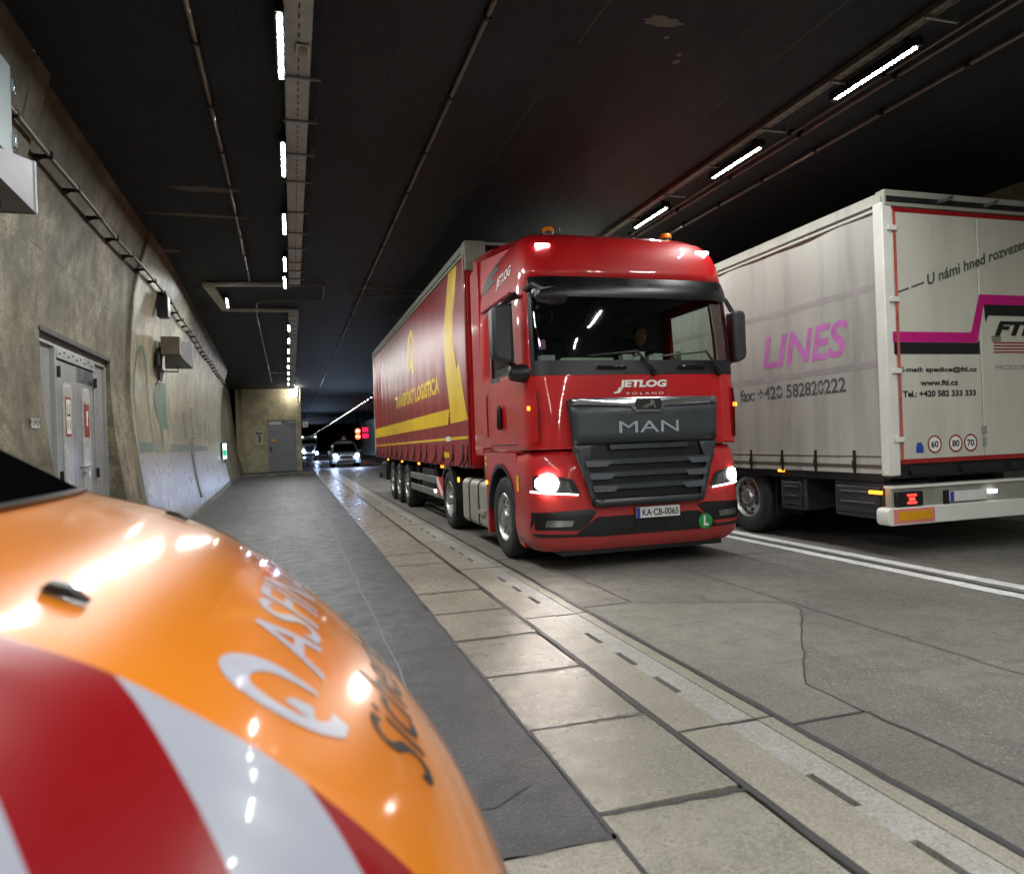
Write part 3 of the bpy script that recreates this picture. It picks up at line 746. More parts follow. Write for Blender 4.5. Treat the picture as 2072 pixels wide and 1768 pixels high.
# conduit on stand-off brackets along the wall head
cd = thing('wall_conduit', 'long grey conduit pipe on stand-off brackets along the top of the concrete wall', 'pipe')
cpts = [(wall_x(y, 4.2)+.13+.010*math.sin(y*2.3), y, 4.19+.02*math.sin(y*1.1)) for y in lin(5.4, 32., 60)]
part('pipe', MB().tube(cpts, .022, 8), m['pipe'], cd, smooth=True)
brm = mesh_of('bracket', MB().box(-.13, .02, -.018, .018, -.03, .0).add([(-.13, -.018, -.03), (-.13, .018, -.03), (-.13, 0, -.08), (-.05, 0, -.03)], [(0, 1, 2), (0, 2, 3), (1, 3, 2)]).box(-.022, .026, -.025, .025, -.026, .026))
for i in range(31):
    y = 5.75+i*.86; link('bracket', brm, m['darkmetal'], cd, (wall_x(y, 4.2)+.13, y, 4.19+.02*math.sin(y*1.1)))
jb = thing('junction_box', 'black junction box under the wall conduit near the horn loudspeaker', 'box', (wall_x(13.6, 4.0)+.14, 13.6, 3.98))
part('body', MB().box(-.09, .09, -.13, .13, -.2, .17), m['black'], jb, bevel=.015)
part('clamp', MB().box(-.05, .06, -.03, .03, .17, .24), m['darkmetal'], jb)
part('drop_cable', MB().tube([(-.02, 0, .2), (-.03, .1, .45), (.03, .15, .8)], .012, 6), m['black'], jb)

def horn(loc, label, s=1.):
    t = thing('horn_loudspeaker', label, 'loudspeaker', loc, 'horn loudspeakers on the left wall')
    part('driver_box', MB().box(-.22*s, .22*s, -.34*s, .0, -.2*s, .26*s), m['hornbox'], t, bevel=.008)
    a = [(-.12, .0, -.12), (.12, .0, -.12), (.12, .0, .16), (-.12, .0, .16)]; b = [(-.30, .85, -.42), (.36, .85, -.42), (.36, .85, .27), (-.30, .85, .27)]
    a = [tuple(c*s for c in p) for p in a]; b = [tuple(c*s for c in p) for p in b]
    part('horn_flare', MB().add(a+b, [(0, 1, 5, 4), (1, 2, 6, 5), (2, 3, 7, 6), (3, 0, 4, 7)]), m['horn'], t)
    rim = MB()
    for i in range(4):
        p, q = Vector(b[i]), Vector(b[(i+1) % 4]); rim.tube([p, q], .018*s, 6)
    part('rim', rim, m['galv'], t)
    part('bracket', MB().tube([(-.22*s, -.15*s, -.2*s), (-.26*s, -.15*s, -.42*s), (-.55*s, -.15*s, -.42*s)], .016, 6).tube([(.05*s, .5*s, -.38*s), (.05*s, .5*s, -.55*s), (-.5*s, .3*s, -.55*s)], .014, 6), m['darkmetal'], t)
    part('transformer', MB().lathe([(-.13, .03), (-.11, .06), (.11, .06), (.13, .03)], (-.3*s, -.25*s, -.32*s), 'z', 12, True), m['black'], t, smooth=True)
    part('cable', MB().tube([(-.3*s, -.25*s, -.2*s), (-.2*s, -.3*s, -.1*s), (-.1*s, -.2*s, -.19*s)], .01, 6).tube([(-.3*s, -.25*s, -.45*s), (-.3*s, -.2*s, -.8*s), (-.4*s, -.2*s, -.95*s)], .01, 6), m['black'], t)
    return t
horn((-2.03, 14.0, 3.30), 'grey horn loudspeaker with brown box over the faded mural', .7)
h2 = horn((-1.95, 5.53, 3.46), 'grey horn loudspeaker cut by the photo edge below a pale cabinet', .55)
cb = thing('wall_cabinet', 'pale cabinet with two metal latches high on the wall at the photo edge', 'cabinet', (-2.22, 5.73, 3.9))
part('body', MB().box(-.3, .32, -.3, .25, -.27, .38), m['cabinet'], cb, bevel=.01)
part('lid', MB().box(.32, .335, -.31, .26, -.28, .39), m['cabinet'], cb, bevel=.004)
for z in (-.2, .2): part('latch', MB().box(.28, .36, .25, .285, z, z+.1), m['chrome'], cb, bevel=.004)
# small wall lamp behind the horn
sl = thing('bolted_plate', 'small grey plate with a glinting clip under the horn loudspeaker', 'plate', (wall_x(14.3, 3.1)+.06, 14.3, 3.1))
part('panel', MB().box(-.02, .02, -.12, .12, -.35, .35), m['greyplastic'], sl)
part('clip', MB().box(.02, .05, .02, .07, -.3, -.14), m['chrome'], sl)

# ================================================================== CEILING SERVICES
ZL = 4.66
hous = mesh_of('housing', MB().box(-.034, .034, -.52, .52, .002, .08).box(-.02, .02, -.4, -.36, .1, .14).box(-.02, .02, .36, .4, .1, .14))
def down_quads(name, rects, z):
    me = bpy.data.meshes.new(name); V = []; F = []
    for x0, x1, y0, y1 in rects:
        o = len(V); V += [(x0, y0, z), (x0, y1, z), (x1, y1, z), (x1, y0, z)]; F.append((o, o+1, o+2, o+3))
    me.from_pydata(V, [], F); return me
dif = down_quads('diffuser', [(-.015, .015, -.48, .48)], -.002)
dotm = down_quads('led_row', [(-.017, .017, -.47+k*.0435, -.47+k*.0435+.024) for k in range(22)], -.002)
for me in (dif, dotm): me.materials.append(m['led'])
dfar = down_quads('diffuser', [(-.03, .03, -.22, .22)], -.002); dfar.materials.append(m['ledfar'])
hous.materials.append(m['black'])
def lamp(x, y, label, group, dotted=False, rz=0., far=False):
    t = thing('ceiling_light', label, 'lamp', (x, y, ZL), group); t.rotation_euler = (0, 0, rz)
    link('housing', hous, None, t)
    if dotted: link('led_row', dotm, None, t)
    elif far: link('diffuser', dfar, None, t)
    else: link('diffuser', dif, None, t)
    return t
G1 = 'LED lamps beside the wide cable tray'
for x, y, lb in ((.0, 6.0, 'long bright LED ceiling lamp beside the number plate on the wide tray'),
                 (-.01, 8.35, 'second LED ceiling lamp along the wide cable tray from the number plate'),
                 (-.03, 10.75, 'third LED ceiling lamp along the wide cable tray from the number plate'),
                 (-.05, 13.1, 'fourth LED ceiling lamp along the wide cable tray from the number plate'),
                 (-.07, 14.55, 'last LED ceiling lamp of the wide tray before the tray turns aside')):
    lamp(x, y, lb, G1)
lamp(-1.3, 16.75, 'lone LED ceiling lamp inside the bent loop of cable tray', G1, rz=.05)
OR = ['first', 'second', 'third', 'fourth', 'fifth', 'sixth', 'seventh', 'eighth']
for i, y in enumerate((20.1, 22.5, 24.9, 27.3, 29.8, 32.3, 35., 37.7)):
    lamp(-.03-.02*i, y, '%s LED lamp of the row running from the tray loop to the yellow room' % OR[i], 'LED lamps between tray loop and yellow room')
for i in range(11):
    lamp(.0, 3.6-2.4*i, 'LED ceiling lamp over the lay-by on the viewer side of the number plate', 'LED lamps over the lay-by near the viewer')
G2 = 'LED lamps in the row over the road'
for y, lb in ((5.22, 'dotted LED lamp over the road nearest the white trailer roof'), (7.35, 'dotted LED lamp over the road, second from the photo corner'),
              (9.48, 'dotted LED lamp over the road just above the red truck roof')):
    lamp(5.17, y, lb, G2, True)
for i in range(17): lamp(5.17, 2.9-2.25*i, 'LED lamp over the road on the viewer side of the white trailer', 'LED lamps over the road near the viewer')
y = 11.7
while y < 106:
    lamp(5.14, y, 'distant LED lamp in the evenly spaced dotted line over the road', G2, far=y > 30); y += 2.35
while y < 225:
    lamp(5.14, y, 'far LED lamp in the wide spaced end of the line over the road', 'far LED lamps over the road', far=True); y += 10

# cable trays
tr = thing('cable_tray', 'wide perforated cable tray with cross bars along the ceiling beside the lamps', 'cable tray', (0, 0, 0))
def tray_seg(p, q, w, z=4.72, h=.05):
    p, q = Vector((*p, z)), Vector((*q, z)); d = (q-p).normalized(); n = Vector((-d.y, d.x, 0))*w/2; u = Vector((0, 0, h))
    b = MB()
    for s0, s1, z0, z1 in ((-1, 1, 0, .006), (-1, -.96, 0, 1), (.96, 1, 0, 1)):
        A = [p+n*s0+u*z0, p+n*s1+u*z0, q+n*s1+u*z0, q+n*s0+u*z0]; B = [v+u*(z1-z0) for v in A]
        b.add([tuple(v) for v in A+B], [(0,3,2,1),(4,5,6,7),(0,1,5,4),(1,2,6,5),(2,3,7,6),(3,0,4,7)])
    return b
for p, q, w in (((.20, -20), (.115, 14.95), .22), ((.17, 15.06), (-1.62, 15.3), .16), ((-1.54, 15.3), (-1.42, 18.0), .2), ((-1.45, 18.02), (.2, 17.95), .15), ((.09, 18.1), (.02, 42.0), .24)):
    part('tray_section', tray_seg(p, q, w), m['tray'], tr)
slm = mesh_of('slot', MB().box(-.006, .006, -.03, .03, 0, .003))
for i in range(110):
    y = 3.+i*.13
    if y < 14.8: link('slot', slm, m['black'], tr, (.155-.002*y+(.012 if i % 2 else -.012)*0, y, 4.7155))
for i in range(60):
    y = 18.4+i*.39; link('slot', slm, m['black'], tr, (.05, y, 4.7155))
bar = mesh_of('cross_bar', MB().box(-.03, .30, -.012, .012, 0, .02).box(.27, .29, -.01, .01, .0, .08))
for y in (5.3, 6.52, 7.4, 8.25, 9.1, 10.3, 11.3, 12.2, 13.1, 13.75, 14.4, 15.0, 3.2, 4.2): link('cross_bar', bar, m['galv'], tr, (.05-.004*y+.01, y, 4.695))
for i in range(30): link('cross_bar', bar, m['darkmetal'], tr, (-.12, 18.5+i*.78, 4.698))
tp = thing('tray_number_plate', 'small beige number plate hanging under the wide cable tray', 'sign', (.175, 6.05, 4.70))
part('panel', MB().box(-.055, .055, -.085, .085, -.004, .004), m['signgrey'], tp)
lettering('lettering', 'ED08684', .06, lambda x, y: (y, -x, -.0055), m['lettgrey'], tp, width=.15, height=.075)
t2 = thing('road_cable_tray', 'narrow perforated tray carrying the lamps over the road', 'cable tray')
part('tray_section', tray_seg((5.03, -25), (4.96, 100), .10, 4.74), m['pipe'], t2)
for i in range(60):
    link('slot', slm, m['black'], t2, (5.03, 3.6+i*.13, 4.7355))
for i in range(16): link('cross_bar', bar, m['darkmetal'], t2, (5.0, 3.4+i*1.06, 4.72))

def cpipe(name, label, pts, r=.02, clips=(), mat='pipe', grp=None):
    t = thing(name, label, 'pipe', group=grp)
    part('pipe', MB().tube(pts, r, 8), m[mat], t, smooth=True)
    cm = mesh_of('clip', MB().box(-r*1.5, r*1.5, -.02, .02, -r*1.4, .05))
    for c in clips: link('clip', cm, m['darkmetal'], t, c)
    return t
def xat(pts, y):
    for (a, b) in zip(pts[:-1], pts[1:]):
        if a[1] <= y <= b[1]: return a[0]+(b[0]-a[0])*(y-a[1])/(b[1]-a[1])
    return pts[-1][0]
ZP = 4.755
p1 = [(-.62, -20, ZP), (-.66, 9, ZP), (-.73, 14.9, ZP)]
cpipe('ceiling_conduit', 'thin ceiling conduit left of the wide tray, ending at the tray loop', p1, .02, [(xat(p1, y), y, ZP) for y in lin(4, 14, 9)])
cpipe('ceiling_conduit', 'thin ceiling conduit looping round the tray bend toward the yellow room',
      [(.36, 15.0, ZP), (.69, 15.1, ZP), (.72, 15.9, ZP), (.71, 16.5, ZP), (.6, 16.55, ZP), (-.6, 16.9, ZP), (-.71, 17.2, ZP), (-.78, 18.8, ZP), (-.97, 38.1, ZP)], .018)
p2 = [(1.57, -20, ZP), (1.55, 7, ZP), (1.52, 17, ZP), (1.48, 48, ZP), (1.45, 90, ZP)]
cpipe('ceiling_conduit', 'long straight ceiling conduit between the wide tray and the red truck', p2, .02, [(xat(p2, y), y, ZP) for y in lin(4, 20, 12)])
cpipe('ceiling_conduit', 'upper of two close ceiling conduits beside the lamps over the road', [(5.42, -20, ZP), (5.44, 60, ZP)], .016, [(5.43, y, ZP) for y in lin(4, 12, 6)])
cpipe('ceiling_conduit', 'lower of two close ceiling conduits beside the lamps over the road', [(5.56, -20, ZP), (5.56, 60, ZP)], .02, [(5.56, y, ZP) for y in lin(4, 12, 6)])
cpipe('ceiling_conduit', 'outermost ceiling conduit over the road, crossing above the white trailer', [(6.08, -20, ZP), (6.0, 60, ZP)], .02, [(6.05, y, ZP) for y in lin(4, 12, 8)])
cpipe('ceiling_conduit', 'conduit loop on the ceiling right of the straight conduit', [(3.4, 15.6, ZP), (1.9, 15.2, ZP), (1.35, 15.3, ZP), (1.2, 15.7, ZP), (1.4, 16.1, ZP), (3.4, 15.9, ZP)], .016)
cpipe('cross_conduit', 'thin cable crossing the ceiling from the wall end to the lamp row', [(-2.45, 31.9, 4.6), (-2.2, 32.5, 4.72), (-.3, 33.2, 4.75)], .016)

# lit round signs far down the tunnel, red glow boxes added beside them
for k, (z, lb) in enumerate(((2.80, 'upper of two round red lit speed signs far down the tunnel'), (2.27, 'lower of two round red lit signs far down the tunnel'))):
    t = thing('lit_road_sign', lb, 'sign', (5.92, 70., z), 'lit signs far down the tunnel')
    part('case', MB().lathe([(.0, .27), (.12, .27)], (0, 0, 0), 'y', 24, True), m['black'], t)
    conform('red_ring', ring(0, 0, .17, .25), lambda u, v: (u, -.005, v), m['signred'], t)
    if k == 0: lettering('lettering', '80', .26, lambda x, y: (x, -.006, y), m['signwhite'], t, width=.24, bold=.012)
    else: conform('symbol', [[(-.12, -.04), (.0, -.04), (.0, .06), (-.12, .06)], [(.02, -.05), (.12, -.05), (.12, .04), (.02, .04)]], lambda u, v: (u, -.006, v), m['signwhite'], t)
    part('mast', MB().box(-.04, .04, .12, .2, -.3, CEIL-z), m['darkmetal'], t)
for z, lb in ((2.93, 'upper added red glow box beside the far round signs'), (2.33, 'lower added red glow box beside the far round signs')):
    t = thing('red_glow_box', lb, 'red_glow', (6.62, 70., z), 'added red glow boxes far down the tunnel')
    part('case', MB().box(-.3, .3, 0, .15, -.24, .24), m['black'], t, bevel=.02)
    part('lit_face', MB().box(-.27, .27, -.01, -.002, -.2, .2), m['red_glow'], t)
    part('mast', MB().box(-.03, .03, .15, .2, -.3, CEIL-z), m['darkmetal'], t)

# ================================================================== VEHICLE HELPERS
def wheel(parent, c, r, w, out, rim_r=None, mat_rim='steel', holes=10, deep=.06):
    """wheel at c with axis x; out = +1/-1 is the side that faces outward"""
    rim_r = rim_r or r*.56; h = w/2
    t = MB().lathe([(-h*.9, rim_r), (-h, rim_r+.03), (-h, r*.9), (-h*.85, r*.975), (-h*.6, r), (h*.6, r), (h*.85, r*.975), (h, r*.9), (h, rim_r+.03), (h*.9, rim_r)], c, 'x', 44)
    wo = part('wheel', t, m['rubber'], parent, smooth=True, sharp=50)
    o = out
    rm = MB().lathe([(o*h*.92, rim_r*1.02), (o*h*.98, rim_r*.98), (o*h*.7, rim_r*.9), (o*(h-deep), rim_r*.82), (o*(h-deep*.4), rim_r*.55), (o*h*.8, rim_r*.4), (o*h*1.05, rim_r*.34), (o*h*1.1, rim_r*.2), (o*h*1.1, 0.001)], c, 'x', 40)
    ro = part('rim', rm, m[mat_rim], wo, smooth=True, sharp=30)
    bl = MB()
    for k in range(holes):
        a = 2*PI*k/holes; y, z = c[1]+rim_r*.47*math.cos(a), c[2]+rim_r*.47*math.sin(a)
        bl.lathe([(o*h*.85, .014), (o*(h*.95), .012)], (c[0], y, z), 'x', 6, True)
    part('wheel_nuts', bl, m['chrome'], wo)['kind'] = 'stuff'
    hl = MB()
    for k in range(8):
        a = 2*PI*(k+.5)/8; y, z = c[1]+rim_r*.68*math.cos(a), c[2]+rim_r*.68*math.sin(a)
        hl.lathe([(o*(h-deep*.55), .0005), (o*(h-deep*.55)+o*.004, rim_r*.1)], (c[0], y, z), 'x', 10)
    part('hand_holes', hl, m['black'], wo)['kind'] = 'stuff'
    return wo

# ================================================================== RED TRACTOR UNIT
TX, TY = 3.725, 7.10
tk = thing('tractor_unit', 'red tractor unit with lit headlights and white roof lettering coming toward the viewer', 'truck', (TX, TY, 0))
tk.scale = (1.032, 1, 1)
CN = 5.2
CZ = [1.33, 1.8, 2.1, 2.6, 3.0, 3.22, 3.42, 3.58, 3.72, 3.82, 3.88]
CW = [1.262, 1.265, 1.265, 1.262, 1.25, 1.24, 1.225, 1.20, 1.15, 1.07, .95]
CF = [.05, .06, .08, .125, .175, .205, .25, .32, .45, .64, .95]
def cw(z): return float(np.interp(z, CZ, CW))
def cf(z): return float(np.interp(z, CZ, CF))
def front(x, z, off=0., L_=.46):
    w = cw(z); q = min(1., abs(x)/w)
    return (x, cf(z)+L_*(1-(1-q**CN)**(1/CN))-off, z)
YR = 2.15
XF = [-1, -.9995, -.997, -.99, -.975, -.955, -.93, -.9, -.85, -.78, -.68, -.55, -.4, -.2, 0]
XF = XF+[-q for q in XF[-2::-1]]
def cab_pt(u, z):
    # u: 0..3 left side (rear->front), 3..5 front, 5..8 right side
    w = cw(z); y0 = cf(z)+.46
    if u <= 3: return (-w, YR-(YR-y0)*(u/3.), z)
    if u >= 5: return (w, y0+(YR-y0)*((u-5)/3.), z)
    return front((u-4)*w, z)
us = [0, 1.0, 2.2, 2.97]+[4+q for q in XF]+[5.03, 5.8, 7.0, 8]
zs = sorted(set(CZ+[1.36, 2.2, 2.12, 3.12, 2.4, 2.8, 3.32, 3.5, 3.65, 3.77, 3.85, 2.17, 3.05]))
def cskip(u, z):
    if abs(u-4) < .955 and 2.2 < z < 3.22: return True                 # windscreen
    if (1.0 < u < 2.97 or 5.03 < u < 7.0) and 2.2 < z < 3.05: return True   # door windows
    return False
sh = MB().grid(cab_pt, us, zs, skip=cskip)
top = [cab_pt(u, 3.88) for u in us]
n0 = len(sh.v); sh.add(top+[(0, 1.5, 3.93)], [(i, i+1, len(top)) for i in range(len(top)-1)])
sh.add([(-.95, YR, 3.88), (.95, YR, 3.88), (0, 1.5, 3.93)], [(0, 1, 2)])
sh.grid(lambda x, z: (x*cw(z), YR, z), [-1, 0, 1], zs)
sh.add([(-1.26, YR, 1.33), (1.26, YR, 1.33), (1.26, .5, 1.33), (-1.26, .5, 1.33)], [(0, 1, 2, 3)])
body = part('cab', sh, m['red'], tk, smooth=True, sharp=38)
md = body.modifiers.new('thickness', 'SOLIDIFY'); md.thickness = .035; md.offset = -1

# windscreen, dark lower band, visor
def wsgrid(z0, z1, q0, q1, off, nz=10):
    qs = [q for q in XF if q0 <= q <= q1]
    return MB().grid(lambda q, z: front(q*cw(z), z, off), qs, lin(z0, z1, nz))
part('windscreen', wsgrid(2.2, 3.22, -.956, .956, -.012), m['glass'], body, smooth=True)
part('windscreen_band', wsgrid(2.13, 2.29, -.956, .956, .006, 3), m['black'], body, smooth=True)
def vis(q, z):
    x, y, zz = front(q*cw(z), z, .015+.045*math.sin(max(0, min(1, (3.22-z)/.24))*PI*.75)); return (x, y, zz)
part('sun_visor', MB().grid(vis, [q for q in XF if abs(q) <= .956], lin(2.99, 3.225, 6)), m['visor'], body, smooth=True)
fr = MB()
for s_ in (-1, 1): fr.grid(lambda q, z: front(s_*q*cw(z), z, .008), [.93, .945, .958], lin(2.13, 3.22, 10))
part('windscreen_frame', fr, m['black'], body, smooth=True)
for s_ in (-1, 1):
    a, b = (1.0, 2.97) if s_ < 0 else (5.03, 7.0)
    part('door_window', MB().grid(lambda u, z: (lambda p: (p[0]-s_*.015, p[1], p[2]))(cab_pt(u, z)), lin(a, b, 4), lin(2.2, 3.05, 4)), m['sideglass'], body)
    fw = MB()
    def sp(u, z, off=.004): p = cab_pt(u, z); return (p[0]+s_*off, p[1], p[2])
    for (u0, u1, z0, z1) in ((a-.04, b+.04, 3.03, 3.10), (a-.04, b+.04, 2.16, 2.22), (a-.05, a+.06, 2.2, 3.05), (b-.06, b+.05, 2.2, 3.05)):
        fw.grid(sp, [u0, u1], [z0, z1])
    part('window_frame', fw, m['black'], body)
    # door seams
    se = MB(); a2, b2 = (.78, 2.9) if s_ < 0 else (5.1, 7.22)
    for (u0, u1, z0, z1) in ((a2, a2+.012, 1.36, 3.12), (b2, b2+.012, 1.36, 2.2), (a2, b2, 1.38, 1.392)):
        se.grid(lambda u, z: sp(u, z, .003), [u0, u1], lin(z0, z1, 6))
    part('door_seam', se, m['black'], body)
    uh = 1.75 if s_ < 0 else 6.25
    hp = cab_pt(uh, 1.75)
    hm = MB().lathe([(-.16, .02), (-.13, .035), (.10, .03), (.14, .012)], (hp[0]+s_*.03, hp[1], 1.73), 'z', 12, True)
    part('door_handle', hm, m['black'], body, smooth=True)
    part('drip_rail', MB().tube([sp(u, 3.13, .018) for u in ((.3, 1, 2, 2.9) if s_ < 0 else (7.7, 7, 6, 5.1))], .016, 6), m['redtrim'], body, smooth=True)
    part('air_flap', MB().grid(lambda u, z: sp(u, z, .012), [.12, .55] if s_ < 0 else [7.45, 7.88], [1.5, 2.05]), m['red'], body)
    # corner air deflector beside the grille
    part('corner_deflector', MB().grid(lambda q, z: front(s_*q*cw(z), z, .03+.012*math.sin((z-1.4)*5)), [.935, .965, .99, .9985], lin(1.40, 1.98, 8)), m['red'], body, smooth=True)
    part('corner_slot', MB().grid(lambda q, z: front(s_*q*cw(z), z, .006), [.905, .935], lin(1.42, 1.96, 6)), m['redtrim'], body, smooth=True)
    dp = front(s_*.985*cw(1.78), 1.78, .04)
    part('side_marker', MB().cbox(dp, (.04, .02, .045)), m['amber'], body)
    # rear side fairing toward the trailer
    part('side_fairing', MB().prism([(YR, 1.25), (YR+.42, 1.25), (YR+.42, 3.75), (YR, 3.85)], s_*1.20, s_*1.262, 'x'), m['red'], body, bevel=.01)
# roof lights, beacons and horn stub
for x, lb in ((-.98, 'l'), (.98, 'r')):
    p = front(x, 3.60, .015)
    part('roof_marker', MB().cbox((p[0], p[1], p[2]), (.16, .05, .035)), m['whitelamp'], body, bevel=.008)
for x in (-.66, .90):
    part('beacon_foot', MB().lathe([(.0, .075), (.06, .06), (.10, .065)], (x, 1.05, 3.86), 'z', 18, True), m['black'], body, smooth=True)
    part('beacon', MB().lathe([(.10, .072), (.13, .072), (.155, .06), (.165, .03)], (x, 1.05, 3.86), 'z', 18, True), m['beacon'], body, smooth=True)
part('antenna', MB().tube([(-.55, .95, 3.88), (-.55, .97, 4.0)], .012, 6).lathe([(0, .03), (.03, .02)], (-.55, .95, 3.88), 'z', 8, True), m['black'], body)
# roof spoiler behind the cab roof
sp_ = MB().prism([(1.15, 3.88), (YR, 4.02), (YR+.32, 4.10), (YR+.32, 3.80), (YR, 3.8), (1.15, 3.8)], -1.0, 1.0, 'x')
part('roof_spoiler', sp_, m['red'], body, bevel=.03)
for s_ in (-1, 1):
    V = [(s_*1.0, 1.15, 3.88), (s_*1.0, YR+.32, 4.10), (s_*1.235, YR+.32, 3.95), (s_*1.24, YR+.32, 3.4), (s_*1.24, YR, 3.4), (s_*1.13, 1.0, 3.74), (s_*1.235, YR+.1, 3.85)]
    part('spoiler_cheek', MB().add(V, [(0, 1, 2, 6), (0, 6, 5), (6, 2, 3, 4), (5, 6, 4)]), m['red'], body, smooth=True)
# white side graphic and lettering on the left flank
conform('roof_graphic', [[(2.05, 3.72), (1.2, 3.70), (1.5, 3.62), (1.25, 3.56), (1.6, 3.5), (1.4, 3.42), (2.1, 3.36)]], lambda u, v: (-cw(v)-.006, u, v), m['lettgrey'], body, .2)
lettering('lettering', 'JETLOG', .2, lambda x, y: (-cw(3.38+y)-.006, 1.05-x, 3.38+y+.06*x), m['lettwhite'], body, width=.62, height=.15, bold=.006, shear=.15)
lettering('lettering', 'POLAND', .05, lambda x, y: (-cw(3.38+y)-.006, 1.02-x, 3.27+y+.06*x), m['lettwhite'], body, width=.46, height=.03)

# ---- lower fascia
LZ = [.22, .30, .45, .62, .70, .9, 1.1, 1.24, 1.31]
LW = [1.17, 1.235, 1.262, 1.265, 1.265, 1.265, 1.262, 1.25, 1.22]
LF = [.09, .02, .0, .0, .015, .02, .03, .05, .09]
def lw(z): return float(np.interp(z, LZ, LW))
def lo(x, z, off=0., L_=.5):
    w = lw(z); q = min(1., abs(x)/w)
    return (x, float(np.interp(z, LZ, LF))+L_*(1-(1-q**4.2)**(1/4.2))-off, z)
def lo_pt(u, z):
    w = lw(z); y0 = float(np.interp(z, LZ, LF))+.5
    if u <= 1: return (-w, .78-(.78-y0)*u, z)
    if u >= 3: return (w, y0+(.78-y0)*(u-3), z)
    return lo((u-2)*w, z)
lus = [0, 1]+[2+q for q in XF[1:-1]]+[3, 4]
fas = MB().grid(lo_pt, lus, LZ)
fas.add([lo_pt(u, 1.31) for u in lus]+[(0, .8, 1.31)], [(i, i+1, len(lus)) for i in range(len(lus)-1)])
fas.add([lo_pt(u, .22) for u in lus]+[(0, .8, .22)], [(i+1, i, len(lus)) for i in range(len(lus)-1)])
fascia = part('bumper', fas, m['red'], tk, smooth=True, sharp=40)
def LF_(off): return lambda x, z: lo(x, z, off)
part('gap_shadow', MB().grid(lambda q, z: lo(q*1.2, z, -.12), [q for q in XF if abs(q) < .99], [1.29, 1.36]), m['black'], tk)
for s_ in (-1, 1):
    fo = [(s_*x, z) for x, z in ((1.25, .655), (.66, .675), (.60, .64), (.72, .50), (.80, .455), (1.255, .47))]
    conform('fog_recess', [fo], LF_(.012), m['black'], fascia, .04)
    conform('fog_lamp', [[(s_*x, z) for x, z in ((1.15, .50), (.88, .50), (.86, .56), (1.13, .575))]], LF_(.018), m['reflector'], fascia, .04)
    conform('lower_slit', [[(s_*x, z) for x, z in ((1.245, .385), (.74, .385), (.72, .41), (1.235, .425))]], LF_(.012), m['black'], fascia, .04)
    # headlamp
    hp = [(s_*x, z) for x, z in ((1.262, .885), (.80, .83), (.775, .86), (.85, 1.0), (1.0, 1.035), (1.262, 1.05))]
    hd_ = conform('headlight', [hp], LF_(.012), m['black'], fascia, .04)
    conform('headlight_chrome', [[(s_*x, z) for x, z in ((.99, .88), (.86, .865), (.90, .98), (1.0, 1.0))]], LF_(.016), m['reflector'], hd_, .04)
    bx = circle(s_*1.105, .965, .105 if s_ < 0 else .08, 20)
    conform('headlight_beam', [bx], LF_(.022), m['headlight'] if s_ < 0 else m['headsoft'], hd_, .04)
    conform('headlight_beam', [rrect(*(sorted((s_*1.215, s_*1.04))), .905, 1.02, .03)], LF_(.019), m['headsoft'], hd_, .04)
    conform('daytime_strip', [[(s_*x, z) for x, z in ((1.25, .868), (.80, .828), (.80, .842), (1.25, .888))]], LF_(.024), m['drl'], hd_, .04)
    conform('headlight_glass', [hp], LF_(.030), m['lensglass'], hd_, .04)
conform('lower_intake', [[(-.60, .585), (-.80, .44), (-.86, .39), (-.6, .375), (.6, .375), (.86, .39), (.80, .44), (.60, .585)]], LF_(.012), m['black'], fascia, .05)
conform('intake_mesh', [[(-.2, .42), (.2, .42), (.2, .53), (-.2, .53)]], LF_(.016), m['darkmetal'], fascia, .05)
conform('green_disc', [circle(.68, .455, .088)], LF_(.022), m['green'], fascia, .05)
lettering('disc_lettering', 'L', .15, lambda x, y: lo(.685+x, .455+y, .026), m['lettwhite'], fascia, width=.06, bold=.006)
# number plate
pl = part('number_plate', MB().box(-.17, .35, -.045, -.035, .545, .665), m['plate'], tk, bevel=.003)
part('plate_band', MB().box(-.168, -.125, -.0475, -.0455, .548, .662), m['plateblue'], pl)
lettering('plate_lettering', 'KA·CB-0065', .1, lambda x, y: (.115+x, -.0475, .603+y), m['lettblack'], pl, width=.43, height=.075, bold=.002)
# ---- grille
def gy(x, z): return -.045+.05*(abs(x)/.9)**2.5+.03*max(0, (z-1.3))
def GP(off): return lambda x, z: (x, gy(x, z)-off, z)
gpoly = [(-.60, .69), (.60, .69), (.64, .71), (.82, 1.33), (.835, 1.45), (.875, 1.84), (.855, 1.865), (-.855, 1.865), (-.875, 1.84), (-.835, 1.45), (-.82, 1.33), (-.64, .71)]
gb = MB().prism([(x*1.004, z) for x, z in gpoly], .0, .22, 'y')
gr = part('grille', gb, m['grille'], tk)
conform('grille_panel', [[(-.835, 1.38), (.835, 1.38), (.868, 1.80), (-.868, 1.80)]], GP(.02), m['grille'], gr, .12, solid=.03)
conform('grille_well', [[(-.78, 1.33), (-.62, .78), (.62, .78), (.78, 1.33)]], GP(-.015), m['black'], gr, .15)
for s_ in (-1, 1):
    conform('grille_cheek', [[(s_*.655, .72), (s_*.60, .74), (s_*.70, 1.12), (s_*.62, 1.36), (s_*.845, 1.37), (s_*.825, 1.30)]], GP(.01), m['grille'], gr, .12, solid=.03)
def slat(z, w, k):
    b = MB()
    def f(x, t):
        d = {0: (-.0, .055), 1: (.035, .04), 2: (.04, -.005), 3: (.0, -.02)}[t]
        return (x, gy(x, z)-d[0]*.9, z+d[1])
    b.grid(f, lin(-w, w, 10), [0, 1, 2, 3])
    return part('grille_slat', b, m['slat'], gr, smooth=True)
